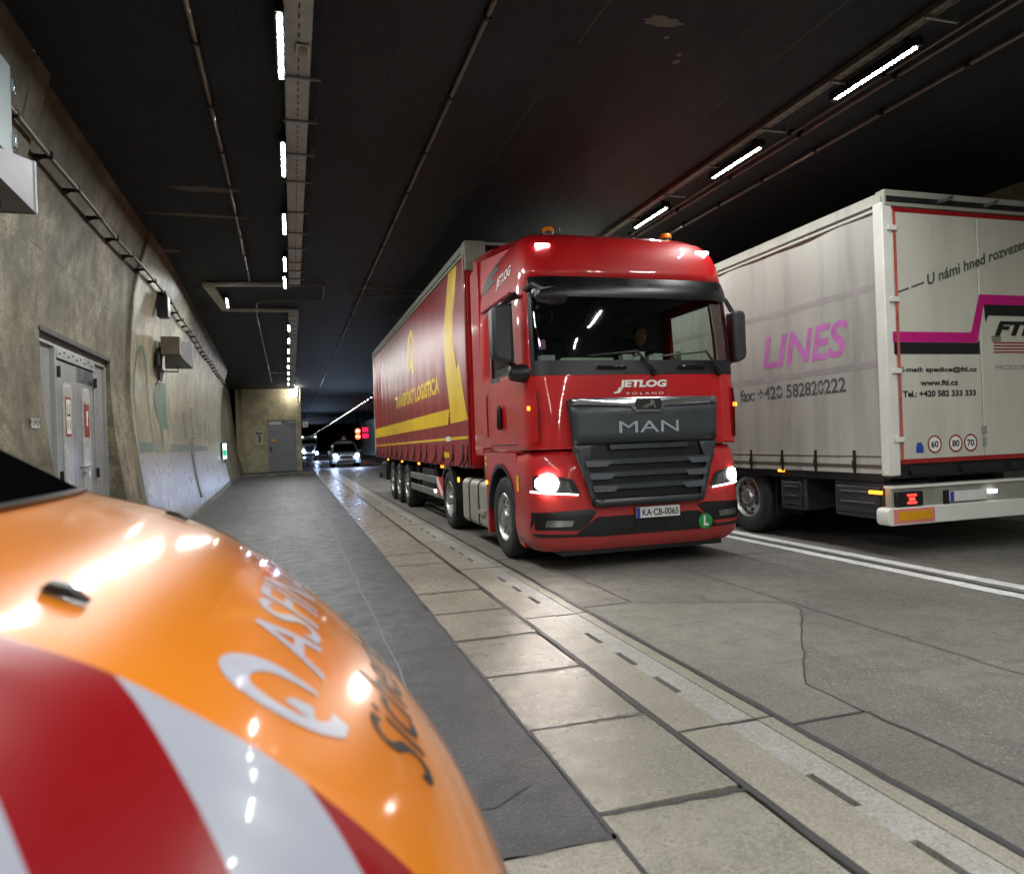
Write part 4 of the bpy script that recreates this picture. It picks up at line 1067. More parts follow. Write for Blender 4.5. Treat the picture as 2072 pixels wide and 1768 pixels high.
for k, (z, w) in enumerate(((1.315, .46), (1.155, .74), (1.02, .70), (.885, .665))):
    so = slat(z, w, k)
    if k:
        for s_ in (-1, 1):
            conform('slat_tip', [[(s_*(w-.02), z-.028), (s_*(w-.24), z-.028), (s_*(w-.30), z+.03), (s_*(w-.0), z+.04)]], GP(.045), m['tip'], so, .1)
conform('grille_foot', [[(-.63, .70), (.63, .70), (.65, .775), (-.65, .775)]], GP(.03), m['slat'], gr, .12, solid=.03)
ch = [[(-.868, 1.80), (-.20, 1.77), (-.15, 1.70), (.15, 1.70), (.20, 1.77), (.868, 1.80), (.852, 1.865), (-.852, 1.865)]]
conform('chrome_bar', ch, GP(.04), m['chrome'], gr, .1, solid=.02)
conform('badge_field', [[(-.14, 1.73), (.14, 1.73), (.16, 1.80), (.14, 1.85), (-.14, 1.85), (-.16, 1.80)]], GP(.053), m['black'], gr)
lion = [(-.10, 1.745), (-.075, 1.75), (-.055, 1.775), (-.02, 1.79), (.015, 1.795), (.02, 1.835), (.05, 1.84), (.07, 1.82), (.065, 1.80), (.085, 1.75), (.065, 1.745), (.05, 1.775), (.0, 1.765), (-.03, 1.745), (-.045, 1.745), (-.05, 1.76), (-.08, 1.742)]
conform('lion_badge', [lion], GP(.058), m['chrome'], gr)
conform('panel_crease', [[(-.84, 1.735), (-.22, 1.69), (-.22, 1.695), (-.84, 1.745)], [(.84, 1.735), (.22, 1.69), (.22, 1.695), (.84, 1.745)]], GP(.039), m['tip'], gr)
lettering('maker_lettering', 'MAN', .24, lambda x, z: (x*1.0, gy(x, 1.55)-.048, 1.545+z), m['lettsilver'], gr, width=.70, height=.125, bold=0.)
lettering('lettering', 'JETLOG', .2, lambda x, y: front(.02+x, 2.015+y, .006), m['lettwhite'], body, width=.58, height=.105, bold=.01, shear=.16, step=.2)
conform('lettering_tail', [[(-.27, 1.985), (-.22, 1.985), (-.26, 1.925), (-.33, 1.915), (-.335, 1.93), (-.29, 1.945)]], lambda x, z: front(x, z, .006), m['lettwhite'], body)
lettering('lettering', 'P O L A N D', .05, lambda x, y: front(.04+x, 1.915+y, .006), m['lettwhite'], body, width=.44, height=.028, step=.2)
# wipers
for s_, x0, x1 in ((1, .16, -.06), (1, .98, .80)):
    p0, p1 = front(x0, 2.16, .05), front(x1, 2.40, .05)
    part('wiper', MB().tube([p0, p1], [.018, .012], 6).tube([front(x1+.02, 2.385, .045), front(x1-.55, 2.33, .045)], .012, 6), m['black'], body)
    part('wiper_pivot', MB().lathe([(-.03, .035), (.0, .04)], (x0, front(x0, 2.15)[1]-.02, 2.15), 'y', 12, True), m['black'], body)
for x in (-.34, .62):
    c = front(x, 2.18, .02); part('washer_grip', MB().box(x-.17, x+.17, c[1]-.015, c[1]+.01, 2.19, 2.225), m['blackgloss'], body, bevel=.008)
# mirrors
for s_ in (-1, 1):
    mx = s_*(1.49 if s_ < 0 else 1.355); mk = 1. if s_ < 0 else .72
    mi = part('mirror', MB().prism([(-.13+0, 2.36), (.13, 2.30), (.145, 2.34), (.145, 2.92), (.11, 2.97), (-.12, 2.98), (-.15, 2.92), (-.15, 2.42)], .22, .42, 'y') if False else
              MB().prism([(mx+s_*a*mk, z) for a, z in ((-.07, 2.27), (.10, 2.32), (.12, 2.38), (.12, 2.84), (.09, 2.90), (-.09, 2.90), (-.105, 2.85), (-.10, 2.31))], .20, .40, 'y'), m['greyplastic'], body, bevel=.035)
    part('mirror_glass', MB().prism([(mx+s_*a*mk, z) for a, z in ((-.07, 2.33), (.09, 2.38), (.09, 2.82), (-.08, 2.84))], .402, .41, 'y'), m['chrome'], mi)
    part('mirror_arm', MB().tube([(mx, .34, 2.88), (s_*1.30, .40, 3.05), (s_*1.24, .62, 3.06)], .03, 8), m['black'], mi, smooth=True)
    part('mirror_arm', MB().tube([(mx-s_*.03, .34, 2.33), (s_*1.29, .42, 2.24), (s_*1.25, .6, 2.22)], .028, 8), m['black'], mi, smooth=True)
    if s_ < 0:
        part('kerb_mirror', MB().lathe([(-.16, .03), (-.14, .08), (-.02, .105), (.07, .09), (.10, .03)], (s_*1.27, .30, 2.17), 'x', 16, True), m['black'], body, smooth=True)
        part('front_mirror', MB().lathe([(-.18, .02), (-.15, .07), (.0, .10), (.12, .085), (.16, .02)], (-1.08, -.16, 2.93), 'x', 16, True), m['black'], body, smooth=True)
        part('front_mirror_arm', MB().tube([(-1.2, .35, 3.1), (-1.22, .0, 3.08), (-1.12, -.12, 2.98)], .028, 8), m['black'], body, smooth=True)
        part('mirror_tip', MB().cbox((-1.2, -.02, 3.0), (.08, .06, .05)), m['galv'], body, bevel=.01)
# fenders, steps, tanks, chassis
WF, WR, WRAD = 1.34, 4.62, .50
for s_ in (-1, 1):
    arc = [(WF+.60*math.cos(math.radians(a)), .52+.62*math.sin(math.radians(a))) for a in range(18, 163, 12)]
    po = [(.70, 1.33), (.70, .62)]+arc[::-1]+[(1.98, .78), (2.12, .95), (2.16, 1.33)]
    part('fender', MB().prism(po, s_*1.10, s_*1.258, 'x'), m['red'], tk, bevel=.01)
    lip = MB(); arc2 = [(WF+.57*math.cos(math.radians(a)), .52+.59*math.sin(math.radians(a))) for a in range(5, 176, 9)]
    lip.grid(lambda k, t: ((s_*(1.268-.30*t)), arc2[int(k)][0], arc2[int(k)][1]), list(range(len(arc2))), [0, 1])
    lip.grid(lambda k, t: (s_*1.268, WF+(.57+.05*t)*math.cos(math.radians(5+9*k)), .52+(.59+.05*t)*math.sin(math.radians(5+9*k))), list(range(len(arc2))), [0, 1])
    part('wheel_arch', lip, m['greyplastic'], tk, smooth=True)
    part('step_panel', MB().box(s_*1.255 if s_ > 0 else -1.255, s_*1.02 if s_ > 0 else -1.02, 1.98, 2.06, .24, .92) if s_ < 0 else MB().box(1.02, 1.255, 1.98, 2.06, .24, .92), m['redtrim'], tk)
    part('step_marker', MB().cbox((s_*1.262, 2.02, .90), (.02, .05, .05)), m['amber'], tk)
    a, b = (s_*1.24, s_*.70)
    x0, x1 = min(a, b), max(a, b)
    tn = part('fuel_tank', MB().prism(rrect(x0, x1, .24, .90, .10), 2.12, 3.55, 'y'), m['tank'], tk, smooth=True, sharp=30)
    for y in (2.55, 3.10):
        part('tank_strap', MB().prism(rrect(x0-.008, x1+.008, .232, .908, .1), y, y+.05, 'y'), m['black'], tn, smooth=True, sharp=30)
    part('tank_step', MB().box(s_*1.245 if s_ > 0 else -1.275, s_*1.275 if s_ > 0 else -1.245, 2.2, 2.5, .45, .50), m['tank'], tn)
    wheel(tk, (s_*1.09, WF, WRAD), WRAD, .30, s_, .29)
    wheel(tk, (s_*1.0, WR, WRAD), WRAD, .46, s_, .30, deep=.16)
    gm_ = MB(); g = [(WR+.58*math.cos(math.radians(t)), .5+.6*math.sin(math.radians(t))) for t in range(20, 205, 12)]
    gm_.grid(lambda k, t: (s_*(1.25-.5*t), g[int(k)][0], g[int(k)][1]), list(range(len(g))), [0, 1])
    gm_.grid(lambda k, t: (s_*1.25, WR+(.58-.10*t)*math.cos(math.radians(20+12*k)), .5+(.6-.10*t)*math.sin(math.radians(20+12*k))), list(range(len(g))), [0, 1])
    part('mudguard', gm_, m['black'], tk, smooth=True)
    part('rear_marker', MB().cbox((s_*1.262, 3.72, .86), (.02, .06, .07)), m['amber'], tk)
    part('corner_trim', MB().prism([(.60, .22), (.80, .26), (.80, .60), (.66, .60)], s_*1.15, s_*1.22, 'x'), m['redtrim'], tk)
for x in (-.42, .42): part('chassis_rail', MB().box(x-.05, x+.05, .4, 5.5, .62, .90), m['chassis'], tk)
part('front_axle', MB().box(-1., 1., WF-.06, WF+.06, .40, .52), m['chassis'], tk)
part('rear_axle', MB().tube([(-.9, WR, .5), (.9, WR, .5)], .11, 10).lathe([(-.2, .12), (0, .24), (.2, .12)], (0, WR, .5), 'y', 14), m['chassis'], tk)
part('engine_block', MB().box(-.40, .40, .5, 2.0, .45, 1.3), m['chassis'], tk)
part('under_tray', MB().box(-.95, .95, .12, .5, .17, .23), m['black'], tk)
part('fifth_wheel', MB().box(-.45, .45, 4.1, 5.0, .98, 1.05), m['chassis'], tk)
# warning leaflets stuck on the left flank
conform('yellow_sticker', [[(.60, .86), (.68, .86), (.68, 1.04), (.60, 1.04)]], lambda u, v: (-1.268, u, v), m['yellow'], tk)
conform('yellow_sticker', [[(2.0, 1.12), (2.07, 1.12), (2.07, 1.17), (2.0, 1.17)], [(2.0, 1.2), (2.07, 1.2), (2.07, 1.25), (2.0, 1.25)]], lambda u, v: (-1.2615, u, v), m['yellow'], tk)

# ---- cab interior
part('cab_floor', MB().box(-1.15, 1.15, .45, YR-.05, 1.4, 1.46), m['interior'], tk)
part('dashboard', MB().prism([(.25, 1.5), (.24, 2.2), (.36, 2.31), (.62, 2.29), (.75, 2.1), (.72, 1.5)], -1.15, 1.15, 'x'), m['dash'], tk, bevel=.03)
part('bunk_wall', MB().box(-1.17, 1.17, 1.75, 1.8, 1.46, 3.6), m['interior'], tk)
part('cab_headliner', MB().box(-1.1, 1.1, .55, 1.75, 3.12, 3.16), m['interior'], tk)
for x in (-.55, .62):
    part('seat', MB().prism([(.95, 1.5), (.95, 1.9), (1.4, 1.92), (1.5, 2.75), (1.62, 2.75), (1.62, 1.5)], x-.25, x+.25, 'x'), m['cloth'], tk, bevel=.05)
st = MB()
for k in range(28):
    pass
cx, cy, cz = .62, .80, 2.36; R_ = .23
pts = [(cx+R_*math.cos(2*PI*k/28), cy+R_*math.sin(2*PI*k/28)*.75, cz+R_*math.sin(2*PI*k/28)*.6) for k in range(29)]
st.tube(pts, .018, 6).tube([(cx-R_, cy, cz), (cx+R_, cy, cz)], .02, 6).tube([(cx, cy, cz), (cx, cy-.2, cz-.25)], .04, 8)
part('steering_wheel', st, m['black'], tk, smooth=True)
r2 = random.Random(5)
for k, (x, w, h) in enumerate(((-.95, .16, .05), (-.6, .35, .02), (-.3, .25, .02), (.0, .12, .06), (.18, .07, .09), (.30, .07, .05), (.38, .12, .07), (.75, .15, .1), (.12, .16, .03))):
    part('dashboard_clutter', MB().box(x-w/2, x+w/2, .38, .50, 2.305, 2.33+h), (m['paper'] if k % 3 else m['plate']), tk, bevel=.005)
conform('pink_sticker', [[(-1.12, 2.42), (-1.05, 2.42), (-1.05, 2.52), (-1.12, 2.52)]], lambda x, z: front(x, z, -.02), m['magentafade'], tk)

# driver
dv = thing('person', 'driver in dark clothing seated behind the steering wheel of the red truck', 'person', (TX+.62, TY, 0))
def skin_body(name, chain, edges, mat, parent, sub=2):
    me = bpy.data.meshes.new(name); me.from_pydata([c[:3] for c in chain], edges, [])
    o = link(name, me, None, parent); o.data.materials.append(mat)
    o.modifiers.new('skin', 'SKIN')
    for v, c in zip(me.skin_vertices[0].data, chain): v.radius = (c[3], c[3]*(c[4] if len(c) > 4 else 1))
    me.skin_vertices[0].data[0].use_root = True
    s = o.modifiers.new('sub', 'SUBSURF'); s.levels = sub; s.render_levels = sub
    return o
ch_ = [(0, 1.30, 1.95, .17), (0, 1.32, 2.15, .16), (0, 1.33, 2.40, .18, .75), (0, 1.30, 2.58, .06), (-.2, 1.31, 2.5, .075), (-.27, 1.12, 2.26, .055), (-.18, .86, 2.30, .042),
       (.2, 1.31, 2.5, .075), (.27, 1.12, 2.26, .055), (.18, .86, 2.30, .042), (-.12, 1.05, 1.95, .09), (-.14, .85, 1.72, .07), (.12, 1.05, 1.95, .09), (.14, .85, 1.72, .07)]
skin_body('torso', ch_, [(0, 1), (1, 2), (2, 3), (2, 4), (4, 5), (5, 6), (2, 7), (7, 8), (8, 9), (0, 10), (10, 11), (0, 12), (12, 13)], m['cloth'], dv)
hb = MB().lathe([(-.13, .005), (-.115, .05), (-.06, .075), (.0, .085), (.06, .08), (.10, .05), (.12, .005)], (0, 1.27, 2.74), 'z', 18)
part('head', hb, m['skin'], dv, smooth=True, sharp=180)
part('hair', MB().lathe([(.01, .092), (.06, .088), (.105, .056), (.128, .004)], (0, 1.285, 2.74), 'z', 18), m['black'], dv, smooth=True, sharp=180)
part('nose', MB().cbox((0, 1.18, 2.73), (.025, .03, .045)), m['skin'], dv, bevel=.008)
for s_ in (-1, 1):
    part('ear', MB().cbox((s_*.086, 1.28, 2.735), (.015, .035, .055)), m['skin'], dv, bevel=.006)
    part('eye', MB().lathe([(-.004, .01), (.0, .012), (.004, .006)], (s_*.032, 1.192, 2.755), 'y', 8, True), m['lettblack'], dv)
    hc = [(s_*.18, .85, 2.31, .035), (s_*.18, .80, 2.35, .04)]
    h_ = skin_body('hand', hc+[(s_*.18+dx, .775, 2.38+dz, .011) for dx, dz in ((-.03, .0), (-.01, .012), (.01, .012), (.03, .004))]+[(s_*.18+dx, .755, 2.35, .010) for dx in (-.03, -.01, .01, .03)]+[(s_*.18-s_*.05, .80, 2.33, .012)],
                   [(0, 1), (1, 2), (1, 3), (1, 4), (1, 5), (2, 6), (3, 7), (4, 8), (5, 9), (0, 10)], m['skin'], dv, 1)
part('mouth', MB().cbox((0, 1.197, 2.69), (.04, .006, .008)), m['redtrim'], dv)

# ================================================================== RED CURTAIN TRAILER
rt = thing('semi_trailer', 'red curtain-side trailer with yellow sweep and lettering behind the red tractor unit', 'trailer', (3.695, 9.87, 0))
HW, TLn, TB, TT = 1.275, 12.4, 1.13, 4.28
def cur(y, z, off=0.):
    k = max(0., min(1., (y-7.)/4.)); e = max(0., (z-3.0)/1.3)
    f = .003*math.sin(y*7.1)+k*.013*math.sin(y*8.3+.9*math.sin(z*1.3)+.7*math.sin(y*1.7))+k*.003*math.sin(y*19+z)
    b = .012*math.sin((z-TB)/(TT-TB)*PI)
    sag = .012*max(0, 1-(z-1.10)/.25)*abs(math.sin(y*4.2)) if z < 1.35 else 0
    return (-HW-f*(1-.6*e)-b-sag-off, y, z)
ysn = lin(.06, TLn-.04, 210); zsn = [1.10, 1.16, 1.24, 1.34]+lin(1.5, 4.12, 12)
ct = part('curtain', MB().grid(lambda y, z: cur(y, z-(.03*abs(math.sin(y*4.2)) if z < 1.12 else 0)), ysn, zsn), m['redcurtain'], rt, smooth=True, sharp=180)
part('curtain', MB().grid(lambda y, z: (HW+.01, y, z), [.06, TLn-.04], [1.12, 4.12]), m['redcurtain'], rt)
def CU(off): return lambda y, z: cur(y, z, off)
sweep = [[(1.13, 4.11), (1.26, 3.9), (1.61, 3.33), (.92, 3.40), (.70, 3.78), (.55, 4.11)], [(1.61, 3.33), (1.64, 2.95), (.96, 3.03), (.92, 3.40)],
         [(1.64, 2.95), (1.58, 2.6), (.76, 2.55), (.96, 3.03)], [(1.58, 2.6), (1.34, 1.99), (.43, 2.30), (.59, 2.66), (.74, 2.56)], [(1.34, 1.99), (1.34, 1.74), (.14, 1.76), (.43, 2.30)]]
conform('yellow_sweep', sweep, CU(.0028), m['yellow'], ct, .045)
conform('yellow_band', [[(12.28, 1.92), (1.38, 1.98), (1.56, 1.73), (12.28, 1.65)]], CU(.0028), m['yellow'], ct, .045)
conform('yellow_line', [[(12.25, 1.43), (.17, 1.53), (.17, 1.485), (12.25, 1.39)]], CU(.0028), m['yellow'], ct, .045)
lg = []
for i in range(30):
    def E_(k, r): a = 2*PI*k/30+PI*.5; return (5.05+(.16+r)*1.35*math.cos(a), 3.42+(.24+r)*math.sin(a)*1.05)
    lg.append([E_(i, .02), E_(i, .15), E_(i+1, .15), E_(i+1, .02)])
lg += [[(5.4, 3.2), (5.32, 2.86), (5.1, 3.05), (5.15, 3.2)], [(4.95, 3.16), (4.98, 2.88), (4.72, 2.90), (4.72, 3.3)]]
conform('yellow_logo', lg, CU(.0028), m['yellow'], ct, .045)
lettering('lettering', 'TRANSPORT LOGISTICA', .4, lambda x, y: cur(4.9-x, 2.44+y, .003), m['yellow'], ct, width=5.5, height=.31, bold=.018, step=.045)
part('yellow_tag', MB().grid(lambda y, z: cur(y, z, .004), lin(1.55, 2.0, 4), [1.19, 1.28]), m['yellow'], ct)
part('white_tag', MB().grid(lambda y, z: cur(y, z, .006), [1.40, 1.74], [1.46, 1.535]), m['lettwhite'], ct)
# hem straps with buckles
stm = mesh_of('strap', MB().box(-.010, .0, -.013, .013, -.22, .10).box(-.022, -.010, -.02, .02, -.12, -.04))
hkm = mesh_of('strap_hook', MB().tube([(-.012, 0, -.1), (-.03, .06, -.17), (-.03, .12, -.2), (-.015, .06, -.25)], .012, 6))
for y in (12.1, 11.67, 11.04, 10.32, 9.51, 8.6, 7.68, 6.8, 5.9, 5.01, 4.21, 3.56, 2.65, 1.96, 1.19, .51, .20):
    s_ = link('strap', stm, m['black'], rt, (cur(y, 1.3)[0]-.006, y, 1.30)); link('strap_hook', hkm, m['darkmetal'], s_)
part('curtain_tensioner', MB().tube([(-HW-.02, .03, 1.1), (-HW-.02, .03, 4.1)], .02, 8), m['redtrim'], rt)
part('front_wall', MB().box(-HW, HW, 0, .05, TB, 4.05), m['red'], rt, bevel=.01)
part('front_corner_cap', MB().box(-HW-.02, -.98, -.03, .16, 3.88, 4.31), m['whiteroof'], rt, bevel=.02)
part('front_corner_cap', MB().box(.98, HW+.02, -.03, .16, 3.88, 4.31), m['whiteroof'], rt, bevel=.02)
part('rear_frame', MB().box(-HW-.015, -HW+.08, TLn-.05, TLn+.03, TB-.05, TT).box(HW-.08, HW+.015, TLn-.05, TLn+.03, TB-.05, TT).box(-HW, HW, TLn-.05, TLn+.03, TT-.1, TT), m['white'], rt)
part('rear_doors', MB().box(-HW+.08, HW-.08, TLn-.03, TLn+.01, TB, TT-.1), m['redtrim'], rt)
part('roof_edge', MB().prism([(-HW-.035, 4.10), (-HW+.06, 4.10), (-HW+.10, 4.32), (-HW-.005, 4.30)], .0, TLn, 'y').prism([(HW+.035, 4.10), (HW-.06, 4.10), (HW-.10, 4.32), (HW+.005, 4.30)], .0, TLn, 'y'), m['whiteroof'], rt, bevel=.008)
part('roof_groove', MB().box(-HW-.04, -HW-.0, .17, TLn, 4.145, 4.165), m['black'], rt)
part('roof_sheet', MB().box(-HW+.02, HW-.02, 0, TLn, 4.26, 4.30), m['whiteroof'], rt)
part('floor_beam', MB().box(-HW+.01, HW-.01, 0, TLn, 1.06, 1.14), m['redtrim'], rt)
for x in (-.5, .5): part('chassis_rail', MB().box(x-.06, x+.06, 1.6, TLn, .70, 1.06), m['chassis'], rt)
for y in (9.57, 6.95, 4.56, 2.19): part('side_marker', MB().cbox((-HW-.0, y, 1.035), (.03, .10, .045)), m['amber'], rt)
part('kingpin_plate', MB().box(-.8, .8, .2, 1.9, 1.03, 1.07), m['redtrim'], rt)
part('landing_leg_housing', MB().box(-1.12, -.95, 2.45, 2.6, .45, 1.06), m['redtrim'], rt)
for y in (6.45, 7.76, 8.95):
    for s_ in (-1, 1):
        wheel(rt, (s_*1.06, y, .49), .49, .38, s_, .28)
    part('axle', MB().tube([(-.95, y, .49), (.95, y, .49)], .07, 8), m['chassis'], rt)
    gg = [(y+.56*math.cos(math.radians(t)), .47+.56*math.sin(math.radians(t))) for t in range(30, 151, 12)]
    part('mudguard', MB().grid(lambda k, t: (-1.25+.4*t, gg[int(k)][0], gg[int(k)][1]), list(range(len(gg))), [0, 1]), m['black'], rt, smooth=True)
part('mud_flap', MB().prism([(5.75, .95), (5.78, .95), (6.02, .6), (5.98, .58)], -1.25, -.85, 'x'), m['black'], rt)
for z in (.70, .46): part('side_guard', MB().box(-1.255, -1.225, 2.25, 5.85, z, z+.13), m['galv'], rt, bevel=.01)
part('guard_lamp', MB().cbox((-1.265, 2.95, .57), (.02, .08, .05)), m['whitelamp'], rt)
part('guard_post', MB().box(-1.225, -1.17, 3., 3.06, .42, 1.06).box(-1.225, -1.17, 5., 5.06, .42, 1.06), m['chassis'], rt)
chv = part('chevron_board', MB().box(-1.275, -1.26, 2.2, 2.72, .53, .84), m['reflred'], rt)
conform('chevron_stripe', [[(2.2, .53), (2.34, .53), (2.72, .74), (2.72, .84), (2.62, .84), (2.2, .60)]], lambda u, v: (-1.2765, u, v), m['lettwhite'], chv)
part('rear_bumper', MB().box(-1.2, 1.2, TLn-.1, TLn, .42, .58), m['chassis'], rt)
part('tool_box', MB().box(-1.24, -.7, 10.3, 11.2, .45, .95), m['black'], rt, bevel=.02)
part('spare_carrier', MB().box(-1.2, -.6, 3.3, 4.6, .55, .95), m['chassis'], rt)

# ================================================================== WHITE CURTAIN TRAILER
wt = thing('semi_trailer', 'grimy white curtain-side trailer with magenta lettering seen from its rear corner', 'trailer', (7.22*1.04, 5.98*1.04, 0))
WW, WL, WB, WTp = 1.25, 13.4, .99, 3.93
def wc(y, z, off=0.):
    f = .010*math.sin(y*2.9+.5)+.006*math.sin(y*6.3+z)
    hem = .05*max(0, 1-(z-.95)/.22)*(.35+.65*abs(math.sin((y-.16)*PI/.62))) if z < 1.17 else 0
    return (-WW-f-hem*.6-off, y, z)
wcu = part('curtain', MB().grid(lambda y, z: wc(y, z), lin(.06, WL, 180), [.95, .99, 1.03, 1.08, 1.14, 1.2]+lin(1.4, 3.74, 12)), m['whitecurtain'], wt, smooth=True, sharp=180)
part('curtain', MB().grid(lambda y, z: (WW+.01, y, z), [.06, WL], [.97, 3.74]), m['whitecurtain'], wt)
def WU(off): return lambda y, z: wc(y, z, off)
def yl(Y): return Y-5.98
m['bandgrey'] = plain('grey_curtain_band', hx('979292'), .5, var=.12, vs=4)
for z in (2.90, 2.08): conform('reinforcing_band', [[(.1, z), (WL, z), (WL, z+.075), (.1, z+.075)]], WU(.0012), m['bandgrey'], wcu, .06)
lettering('lettering', 'LINES', .6, lambda x, y: wc(yl(7.27)-x, 2.465+y, .0022), m['magentafade'], wcu, width=1.52, height=.42, bold=.012, shear=.22, step=.05)
lettering('lettering', 'fax: +420 582820222', .3, lambda x, y: wc(yl(7.56)-x, 1.94+y, .0022), m['lettgrey'], wcu, width=1.98, height=.17, bold=.006, step=.05)
conform('hem_stripe', [[(.1, 1.005), (WL, 1.005), (WL, 1.045), (.1, 1.045)]], WU(.004), plain('brown_hem', hx('4f4538'), .6, var=.3), wcu, .12)
conform('hem_stripe', [[(.1, 1.125), (WL, 1.125), (WL, 1.14), (.1, 1.14)]], WU(.004), plain('brown_hem_upper', hx('5c5245'), .6, var=.3), wcu, .12)
ws_ = mesh_of('strap', MB().box(-.014, 0, -.016, .016, -.13, .14).box(-.026, -.014, -.02, .02, -.06, .03))
for k in range(15): link('strap', ws_, m['darkmetal'], wt, (wc(.47+k*.62, 1.05)[0]-.008, .47+k*.62, 1.06))
part('roof_edge', MB().prism([(-WW-.03, 3.72), (-WW+.06, 3.72), (-WW+.10, 3.93), (-WW-.0, 3.91)], .0, WL, 'y').prism([(WW+.03, 3.72), (WW-.06, 3.72), (WW-.10, 3.93), (WW+.0, 3.91)], .0, WL, 'y'), m['whiteroof'], wt, bevel=.008)
part('roof_groove', MB().box(-WW-.036, -WW, .1, WL, 3.765, 3.785), m['black'], wt)
part('roof_sheet', MB().grid(lambda x, y: (x, y, 3.915+.02*math.sin(y*5.2)*(1-abs(x)/WW)), lin(-WW+.02, WW-.02, 6), lin(0, WL, 80)), m['whiteroof'], wt, smooth=True)
for a, b in ((-WW-.03, -WW+.10), (WW-.10, WW+.03)): part('corner_post', MB().box(a, b, -.03, .10, .93, 3.80), m['white'], wt, bevel=.012)
part('rear_header', MB().box(-WW, WW, -.04, .08, 3.76, 3.93), m['whiteroof'], wt, bevel=.01)
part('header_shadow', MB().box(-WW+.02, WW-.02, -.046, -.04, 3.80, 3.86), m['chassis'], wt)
for x in (-.55, .1, .7): part('roof_clasp', MB().tube([(x, -.05, 3.83), (x+.12, -.07, 3.86), (x+.2, -.05, 3.9)], .016, 6), m['galv'], wt)
for s_, (a, b) in ((-1, (-WW+.10, -.005)), (1, (.005, WW-.10))):
    d = part('rear_door', MB().box(a, b, -.035, .02, 1.09, 3.74), m['whitedoor'], wt, bevel=.01)
    for z0, z1 in ((3.70, 3.745), (1.05, 1.10)): part('door_seal', MB().box(a, b, -.04, -.034, z0, z1), m['redtrim'], d)
    xs = a if s_ < 0 else b-.035
    part('door_edge_seal', MB().box(xs, xs+.035, -.04, -.034, 1.1, 3.7), plain('pale_red_seal', hx('b0584f'), .5, var=.3, vs=8), d)
    for z in (1.28, 2.0, 2.75, 3.5):
        hx_ = -WW+.02 if s_ < 0 else WW-.17
        part('hinge', MB().box(hx_, hx_+.12, -.055, -.035, z, z+.055), m['white'], d, bevel=.006)
    if s_ > 0: part('locking_bar', MB().tube([(b-.12, -.06, .98), (b-.12, -.06, 3.72)], .016, 8), m['galv'], d)
# prints on the rear doors (x from left edge X=5.97)
def rx(X): return X-7.22
RP = lambda off: (lambda x, z: (x, -.0365-off, z))
conform('magenta_stripe', [[(rx(6.02), 2.33), (rx(7.16), 2.33), (rx(7.18), 2.36), (rx(7.28), 2.75), (rx(8.3), 2.75), (rx(8.3), 2.86), (rx(7.22), 2.86), (rx(7.09), 2.45), (rx(7.05), 2.44), (rx(6.02), 2.44)]], RP(.002), m['magenta'], wt)
conform('black_stripe', [[(rx(6.03), 2.205), (rx(7.20), 2.205), (rx(7.20), 2.36), (rx(7.16), 2.327), (rx(6.03), 2.327)], [(rx(7.30), 2.55), (rx(7.38), 2.72), (rx(8.3), 2.72), (rx(8.3), 2.747), (rx(7.28), 2.747)]], RP(.002), m['lettblack'], wt)
conform('black_stripe', [[(rx(7.29), 2.60), (rx(7.35), 2.63), (rx(8.3), 2.63), (rx(8.3), 2.749), (rx(7.285), 2.749)]], RP(.003), m['lettblack'], wt)
lettering('logo_lettering', 'FTL', .3, lambda x, y: (rx(7.72)+x, -.042, 2.49+y), m['lettblack'], wt, width=.60, height=.16, bold=.016, shear=.3)
conform('logo_lines', [[(rx(7.40), z), (rx(8.3), z), (rx(8.3), z+.014), (rx(7.395), z+.014)] for z in (2.22, 2.255, 2.29, 2.325)], RP(.004), m['redtrim'], wt)
conform('logo_lines', [[(rx(7.37), z), (rx(7.50), z), (rx(7.52), z+.01), (rx(7.38), z+.01)] for z in (2.35, 2.372, 2.394)], RP(.004), m['lettblack'], wt)
for txt, z, w, h in (('E-mail: spedice@ftl.cz', 2.035, 1.06, .068), ('www.ftl.cz', 1.90, .52, .06), ('Tel.: +420 582 333 333', 1.785, 1.0, .065)):
    lettering('lettering', txt, .1, lambda x, y: (rx(6.62)+x, -.0395, z+y), m['lettblack'], wt, width=w, height=h, bold=.003)
lettering('lettering', '— — U námi hned rozvezen', .2, lambda x, y: (rx(6.08)+x*.94-y*.0, -.0395, 2.86+x*.30+y), m['lettgrey'], wt, width=2.0, height=.12, bold=.004, align='LEFT')
lettering('lettering', 'PRODOSTA', .1, lambda x, y: (rx(7.72)+x, -.0395, 2.06+y), m['bandgrey'], wt, width=.6, height=.05)
for i, (X, t) in enumerate(((6.52, '60'), (6.81, '80'), (7.02, '70'))):
    conform('speed_sticker', [circle(rx(X), 1.245, .095)], RP(.002), m['lettwhite'], wt)
    conform('speed_ring', ring(rx(X), 1.245, .078, .095), RP(.004), m['redtrim'], wt)
    lettering('speed_lettering', t, .12, lambda x, y: (rx(X)+x, -.041, 1.245+y), m['lettblack'], wt, width=.10, height=.07, bold=.003)
conform('blue_sticker', [[(rx(6.27), 1.16), (rx(6.37), 1.16), (rx(6.37), 1.22), (rx(6.34), 1.27), (rx(6.29), 1.27), (rx(6.27), 1.22)]], RP(.002), m['plateblue'], wt)
conform('grey_sticker', [[(rx(7.18), 1.33), (rx(7.26), 1.33), (rx(7.26), 1.42), (rx(7.18), 1.42)], [(rx(7.19), 1.2), (rx(7.25), 1.2), (rx(7.25), 1.3), (rx(7.19), 1.3)]], RP(.0025), m['bandgrey'], wt)
part('floor_beam', MB().box(-WW, WW, -.02, .1, .90, 1.05), m['chassis'], wt, bevel=.01)
